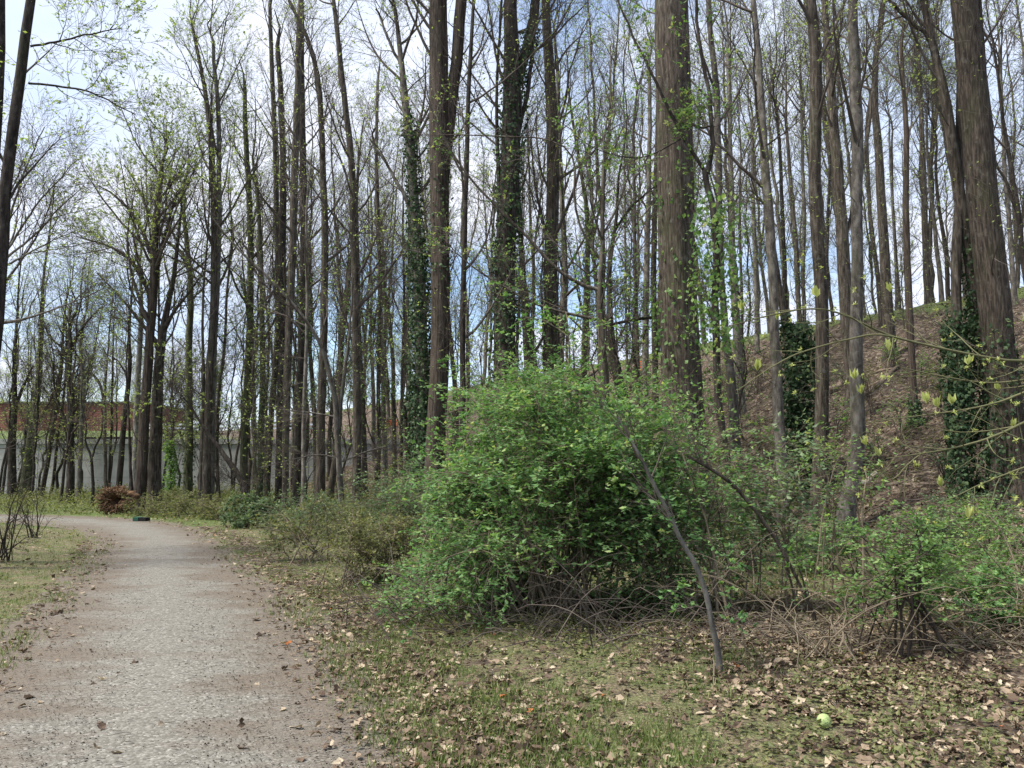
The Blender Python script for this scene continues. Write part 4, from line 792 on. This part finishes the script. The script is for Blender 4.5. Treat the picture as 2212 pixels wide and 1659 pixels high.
# uprooted root plate with a dark hollow
p_, tt_ = hit(247, 1112); c_ = np.array([p_[0], p_[1], p_[2] + .47]); rng = np.random.default_rng(21)
rt = empty('root_plate', (p_[0], p_[1], p_[2]), 'upturned brown root plate with a dark hollow beside the path bend', 'root plate')
mb = MB(); na, nr_ = 72, 16; a = np.linspace(0, 2 * np.pi, na, endpoint=False); rr = np.linspace(.10, 1, nr_)
ridg = np.sin(a * 9 + 1) * .5 + np.sin(a * 17 + 2) * .35 + np.sin(a * 29) * .25
V = []
for k_, r_ in enumerate(rr):
    rad = r_ * (.52 + .06 * np.sin(a * 3 + 1) + .04 * np.sin(a * 5) + .04 * ridg); dz = -.38 * math.exp(-((r_ - .1) / .22) ** 2) * -1
    V.append(np.stack([c_[0] + rad * np.cos(a) * 1.05, c_[1] + dz + .10 * r_ ** 2 + .05 * r_ * ridg + .02 * rng.normal(size=na), c_[2] + rad * np.sin(a) * .88], 1))
V.append(V[-1] * 1 + np.array([0, .35, 0])); V = np.array(V); nn = len(V)
i = np.arange(nn - 1)[:, None]; j = np.arange(na)[None]; mb.add(V, np.stack([i * na + j, i * na + (j + 1) % na, (i + 1) * na + (j + 1) % na, (i + 1) * na + j], -1)); mb.build('soil_disc', M['rootsoil'], rt, p_)
mb = MB(); n_ = 190; th = rng.uniform(0, 6.283, n_); r0 = rng.uniform(.2, .4, n_); r1 = rng.uniform(.38, .74, n_); tt = np.linspace(0, 1, 7)[None]
rad = r0[:, None] * (1 - tt) + r1[:, None] * tt; th2 = th[:, None] + tt * rng.normal(size=(n_, 1)) * .25
P = np.stack([c_[0] + rad * np.cos(th2), c_[1] - .05 - .1 * np.sin(tt * 3) * rng.random((n_, 1)), c_[2] + rad * np.sin(th2) * .88], -1) + rng.normal(size=(n_, 7, 3)) * .028
P[..., 2] = np.maximum(P[..., 2], .04); tubes(mb, P, rng.uniform(.008, .028, (n_, 1)) * np.linspace(1, .3, 7)[None], 5); mb.build('roots', M['rootsoil'], rt, p_)
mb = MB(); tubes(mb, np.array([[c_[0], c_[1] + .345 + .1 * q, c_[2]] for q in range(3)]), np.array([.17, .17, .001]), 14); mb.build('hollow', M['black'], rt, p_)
# small drain box in the grass, pale green fruit, orange mesh fence
p_, tt_ = hit(299, 1127); rt = empty('drain_box', p_, 'low dark drain box with a teal lid right of the root plate', 'drain box')
mb = MB(); mb.box((p_[0] - .16, p_[1], p_[2] - .02), (p_[0] + .2, p_[1] + .3, p_[2] + .11)); mb.build('box', M['black'], rt, p_)
mb = MB(); mb.box((p_[0] - .17, p_[1] - .015, p_[2] + .02), (p_[0] - .01, p_[1] + .31, p_[2] + .125)); mb.build('lid', M['teal'], rt, p_)
p_, tt_ = hit(1781, 1578); n_ = 20; th = np.linspace(-np.pi / 2, np.pi / 2, n_); r_ = .042
mb = MB(); tubes(mb, np.stack([0 * th + p_[0], 0 * th + p_[1], p_[2] + .040 + r_ * np.sin(th)], 1), np.maximum(r_ * np.cos(th), .0005), 24, 0, .02, np.random.default_rng(1)); o = mb.build('green_fruit', M['ball'], None, p_); tag(o, 'round pale yellow-green fruit lying among the dead leaves in front', 'fruit')
def fence(label, va, vb, Y, z):
    x0, x1 = xat(va, Y), xat(vb, Y); g0 = gz((x0 + x1) / 2, Y); rt = empty('safety_fence', ((x0 + x1) / 2, Y, g0), label, 'fence')
    mb = MB()
    for k_ in range(4): mb.box((x0, Y, g0 + .3 + k_ * .13), (x1, Y + .02, g0 + .36 + k_ * .13))
    for xx in np.arange(x0, x1, .15): mb.box((xx, Y - .012, g0 + .3), (xx + .03, Y - .002, g0 + .75))
    mb.build('mesh', M['orange'], rt, (0, 0, 0)); rt.children[0].location = (-(x0 + x1) / 2, -Y, -g0)
    for xx in (x0, x1):
        mb = MB(); mb.box((xx - .03, Y + .03, g0 - .2), (xx + .03, Y + .09, g0 + .8)); mb.build('post', M['deadwood'], rt, ((x0 + x1) / 2, Y, g0))
fence('orange plastic mesh fence on the slope seen left of the ivy tower', 822, 862, 52, 0)
fence('scrap of orange mesh fence on the crest left of the greatest trunk', 1372, 1392, 36, 0)

# ------------------------------------------------------------------ ground scatter (uncountable)
rng = np.random.default_rng(31)
def scatter(n, rmin, rmax, a0=-40, a1=40, p=1.0):
    """points spread over the ground, denser towards the walkway where the walker stands"""
    r = np.exp(rng.uniform(np.log(rmin), np.log(rmax), n)) if p == 1.0 else (rng.uniform(rmin ** p, rmax ** p, n)) ** (1 / p)
    a = np.radians(rng.uniform(a0, a1, n)); return r * np.sin(a), r * np.cos(a)
def pts3(x, y, pd=None): return np.stack([x, y, ground(x, y, pd)], 1)
x, y = scatter(210000, 3.6, 40); pd = path_dist(x, y); s = sdist(x, y)
lf = litter_f(x, y, pd) * np.where(s < 12, np.clip(.75 + .8 * wob(x, y, 3.1, 7) + .4 * wob(x, y, 9.0, 2), .08, 1.2), 1); keep = (rng.random(len(x)) < np.where(pd > -.55 * rng.random(len(x)) ** 2, .05 + .95 * lf, .0012)) & (y < 44) & ((s > 11) | (y < 26)); fr_ = hit(1781, 1578)[0]; keep &= np.hypot(x - fr_[0], y - fr_[1] + .05) > .13; x, y, pd = x[keep], y[keep], pd[keep]
p = pts3(x, y, pd); p[:, 2] += .012 + .02 * rng.random(len(p)); d_ = np.hypot(x, y)
ld = norm(np.stack([rng.normal(size=len(p)), rng.normal(size=len(p)), .25 * rng.normal(size=len(p))], 1))
rn_ = rng.random(len(p)) ** 1.05 * np.where(rng.random(len(p)) < .985, .93, 1.07); sz_ = rng.uniform(.02, .068, len(p)) * np.where(rng.random(len(p)) < .04, 1.7, 1); nr_ = np.array([0, 0, 1.0]) + .4 * rng.normal(size=(len(p), 3)); nn_ = d_ < 11
mb = MB(); curled(mb, p[nn_], ld[nn_], nr_[nn_], sz_[nn_], rn_[nn_], rng); nn_ = ~nn_
quads(mb, p[nn_], ld[nn_], nr_[nn_], sz_[nn_] * 1.3, .7, 0, rn_[nn_], .16)
mb.build('fallen_leaves', M['litter'])['kind'] = 'stuff'
# grass tufts
x, y = scatter(26000, 3.6, 30); pd = path_dist(x, y); s = sdist(x, y)
pat = wob(x, y, 1.9) + .6 * wob(x, y, 5.1, 1.0); keep = (pd > -.25 * rng.random(len(x)) ** 3) & (s < 12) & (pat + .5 * rng.random(len(x)) > np.where((pd < 1.2) | (x < -4), -.05, .32)) & ~((pd > 1.6) & (y < 9) & (x > -1.5) & (rng.random(len(x)) < np.clip(.15 + .16 * pd, 0, .9))); x, y, pd = x[keep], y[keep], pd[keep]
p = np.repeat(pts3(x, y, pd), 9, 0); n_ = len(p); p[:, :2] += .05 * rng.normal(size=(n_, 2)); ld = norm(np.stack([.4 * rng.normal(size=n_), .4 * rng.normal(size=n_), np.ones(n_)], 1))
mb = MB(); quads(mb, p, ld, rng.normal(size=(n_, 3)), rng.uniform(.025, .085, n_), .10, 0, np.repeat(rng.random(len(x)), 9) * .7 + .3 * rng.random(n_), 0)
mb.build('grass', M['grass'])['kind'] = 'stuff'
# low weeds and seedlings
x, y = scatter(26000, 3.8, 38); pd = path_dist(x, y); s = sdist(x, y)
pat = wob(x, y, 1.1, 3.0) + .5 * wob(x, y, 3.1, 1.0); keep = (pd > .25) & (s < 30) & (rng.random(len(x)) < (.25 + .75 * (pat > .05)) * np.where((s > 14), .9, 1) * np.where(pd < 1.5, .35, 1) * np.where(x < -4, .5, 1) * np.where((x > -1) & (y < 7.5), .35, 1)); x, y, pd = x[keep], y[keep], pd[keep]
k_ = 8; b_ = np.repeat(pts3(x, y, pd), k_, 0); n_ = len(b_); hh = np.repeat(rng.uniform(.02, .16, len(x)) * (1 + .9 * (y > 15)), k_); b_[:, 2] += hh * rng.random(n_) + .012; b_[:, :2] += (.05 * rng.normal(size=(n_, 2)))
ld = norm(np.stack([rng.normal(size=n_), rng.normal(size=n_), .3 * rng.normal(size=n_)], 1)); mb = MB()
quads(mb, b_, ld, np.array([0, 0, 1.0]) + .4 * rng.normal(size=(n_, 3)), rng.uniform(.02, .045, n_) * (1 + .6 * (b_[:, 1] > 14)), .7, 0, np.clip(np.repeat(rng.random(len(x)), k_) * .8 + .2 * rng.random(n_), 0, 1))
mb.build('low_weeds', M['leaf_olive'])['kind'] = 'stuff'
# tall weedy ground cover at the feet of the trees beyond the bend
x = rng.uniform(-24, 2, 5200); y = rng.uniform(23, 44, 5200); pd = path_dist(x, y); keep = (pd > .9) & (sdist(x, y) < 15); x, y, pd = x[keep], y[keep], pd[keep]
k_ = 12; b_ = np.repeat(pts3(x, y, pd), k_, 0); n_ = len(b_); hh = np.repeat(rng.uniform(.1, .75, len(x)) * smooth(.5, 3, pd) * (1 + .5 * wob(x, y, .8)), k_); b_[:, 2] += hh * rng.random(n_); b_[:, :2] += .14 * rng.normal(size=(n_, 2))
ld = norm(rng.normal(size=(n_, 3))); mb = MB(); quads(mb, b_, ld, np.array([0, 0, .6]) + .6 * rng.normal(size=(n_, 3)), rng.uniform(.05, .11, n_), .6, 0, np.repeat(rng.random(len(x)), k_))
mb.build('undergrowth', M['leaf_olive'])['kind'] = 'stuff'
# dead twigs strewn over the slope
n_ = 2600; x = rng.uniform(1, 22, n_); y = rng.uniform(9, 34, n_); s = sdist(x, y); keep = (s > 12.3) & (s < 29); x, y = x[keep], y[keep]; n_ = len(x)
th = rng.normal(size=n_) * .7 + .3; L_ = rng.uniform(.2, 1.5, n_); tt = np.linspace(-.5, .5, 7)[None]
px_ = x[:, None] + np.cos(th)[:, None] * L_[:, None] * tt; py_ = y[:, None] + np.sin(th)[:, None] * L_[:, None] * tt
P = np.stack([px_, py_, ground(px_.ravel(), py_.ravel()).reshape(px_.shape) + .03 + rng.uniform(0, .08, (n_, 1))], -1) + np.cumsum(rng.normal(size=(n_, 7, 3)) * .015, 1)
mb = MB(); tubes(mb, P, rng.uniform(.004, .016, (n_, 1)) * np.linspace(1, .4, 7)[None], 4); mb.build('dead_twigs', M['twig'])['kind'] = 'stuff'
# stones and wood chips on the path
x, y = scatter(60000, 3.6, 16, -50, 5); pd = path_dist(x, y); keep = pd < .15; x, y = x[keep], y[keep]; n_ = len(x); z = np.full(n_, .03)
p = np.stack([x, y, ground(x, y) + .022], 1); r_ = (.002 + .006 * rng.random(n_) ** 3)[:, None, None]
oct_ = np.array([[1, 0, 0], [0, 1, 0], [-1, 0, 0], [0, -1, 0], [0, 0, .7], [0, 0, -.7]]); V = p[:, None] + r_ * (oct_[None] * (1 + .35 * rng.normal(size=(n_, 6, 1))))
fq = np.array([[0, 1, 4, 4], [1, 2, 4, 4], [2, 3, 4, 4], [3, 0, 4, 4]]); mb = MB()
# quads made of a top fan: use two quads per stone
fq = np.array([[0, 1, 2, 4], [0, 4, 2, 3]]); mb.add(V.reshape(-1, 3), (fq[None] + (np.arange(n_) * 6)[:, None, None]), 0, np.repeat(rng.random(n_), 6), False)
M['pebble'] = leafmat('pebble', [(0, (.13, .115, .10)), (.5, (.20, .19, .17)), (1, (.36, .345, .31))], 0, .9, .1)
mb.build('loose_gravel', M['pebble'])['kind'] = 'stuff'
x, y = scatter(14000, 3.6, 18, -50, 40); pd = path_dist(x, y); keep = (pd < .6) & (rng.random(len(x)) < .3) | (pd > .6) & (sdist(x, y) < 13); x, y = x[keep], y[keep]; n_ = len(x); th = rng.uniform(-.5, .9, n_); L_ = rng.uniform(.02, .09, n_)
q0 = np.stack([x, y, ground(x, y) + .026], 1); dv = np.stack([np.cos(th) * L_, np.sin(th) * L_, np.zeros(n_)], 1); tt = np.array([-.5, 0, .5])[None, :, None]
P = q0[:, None] + dv[:, None] * tt + rng.normal(size=(n_, 3, 3)) * np.array([.003, .003, .001]); mb = MB(); tubes(mb, P, np.full((n_, 3), .0011), 3)
mb.build('twig_bits', M['twig_dark'])['kind'] = 'stuff'
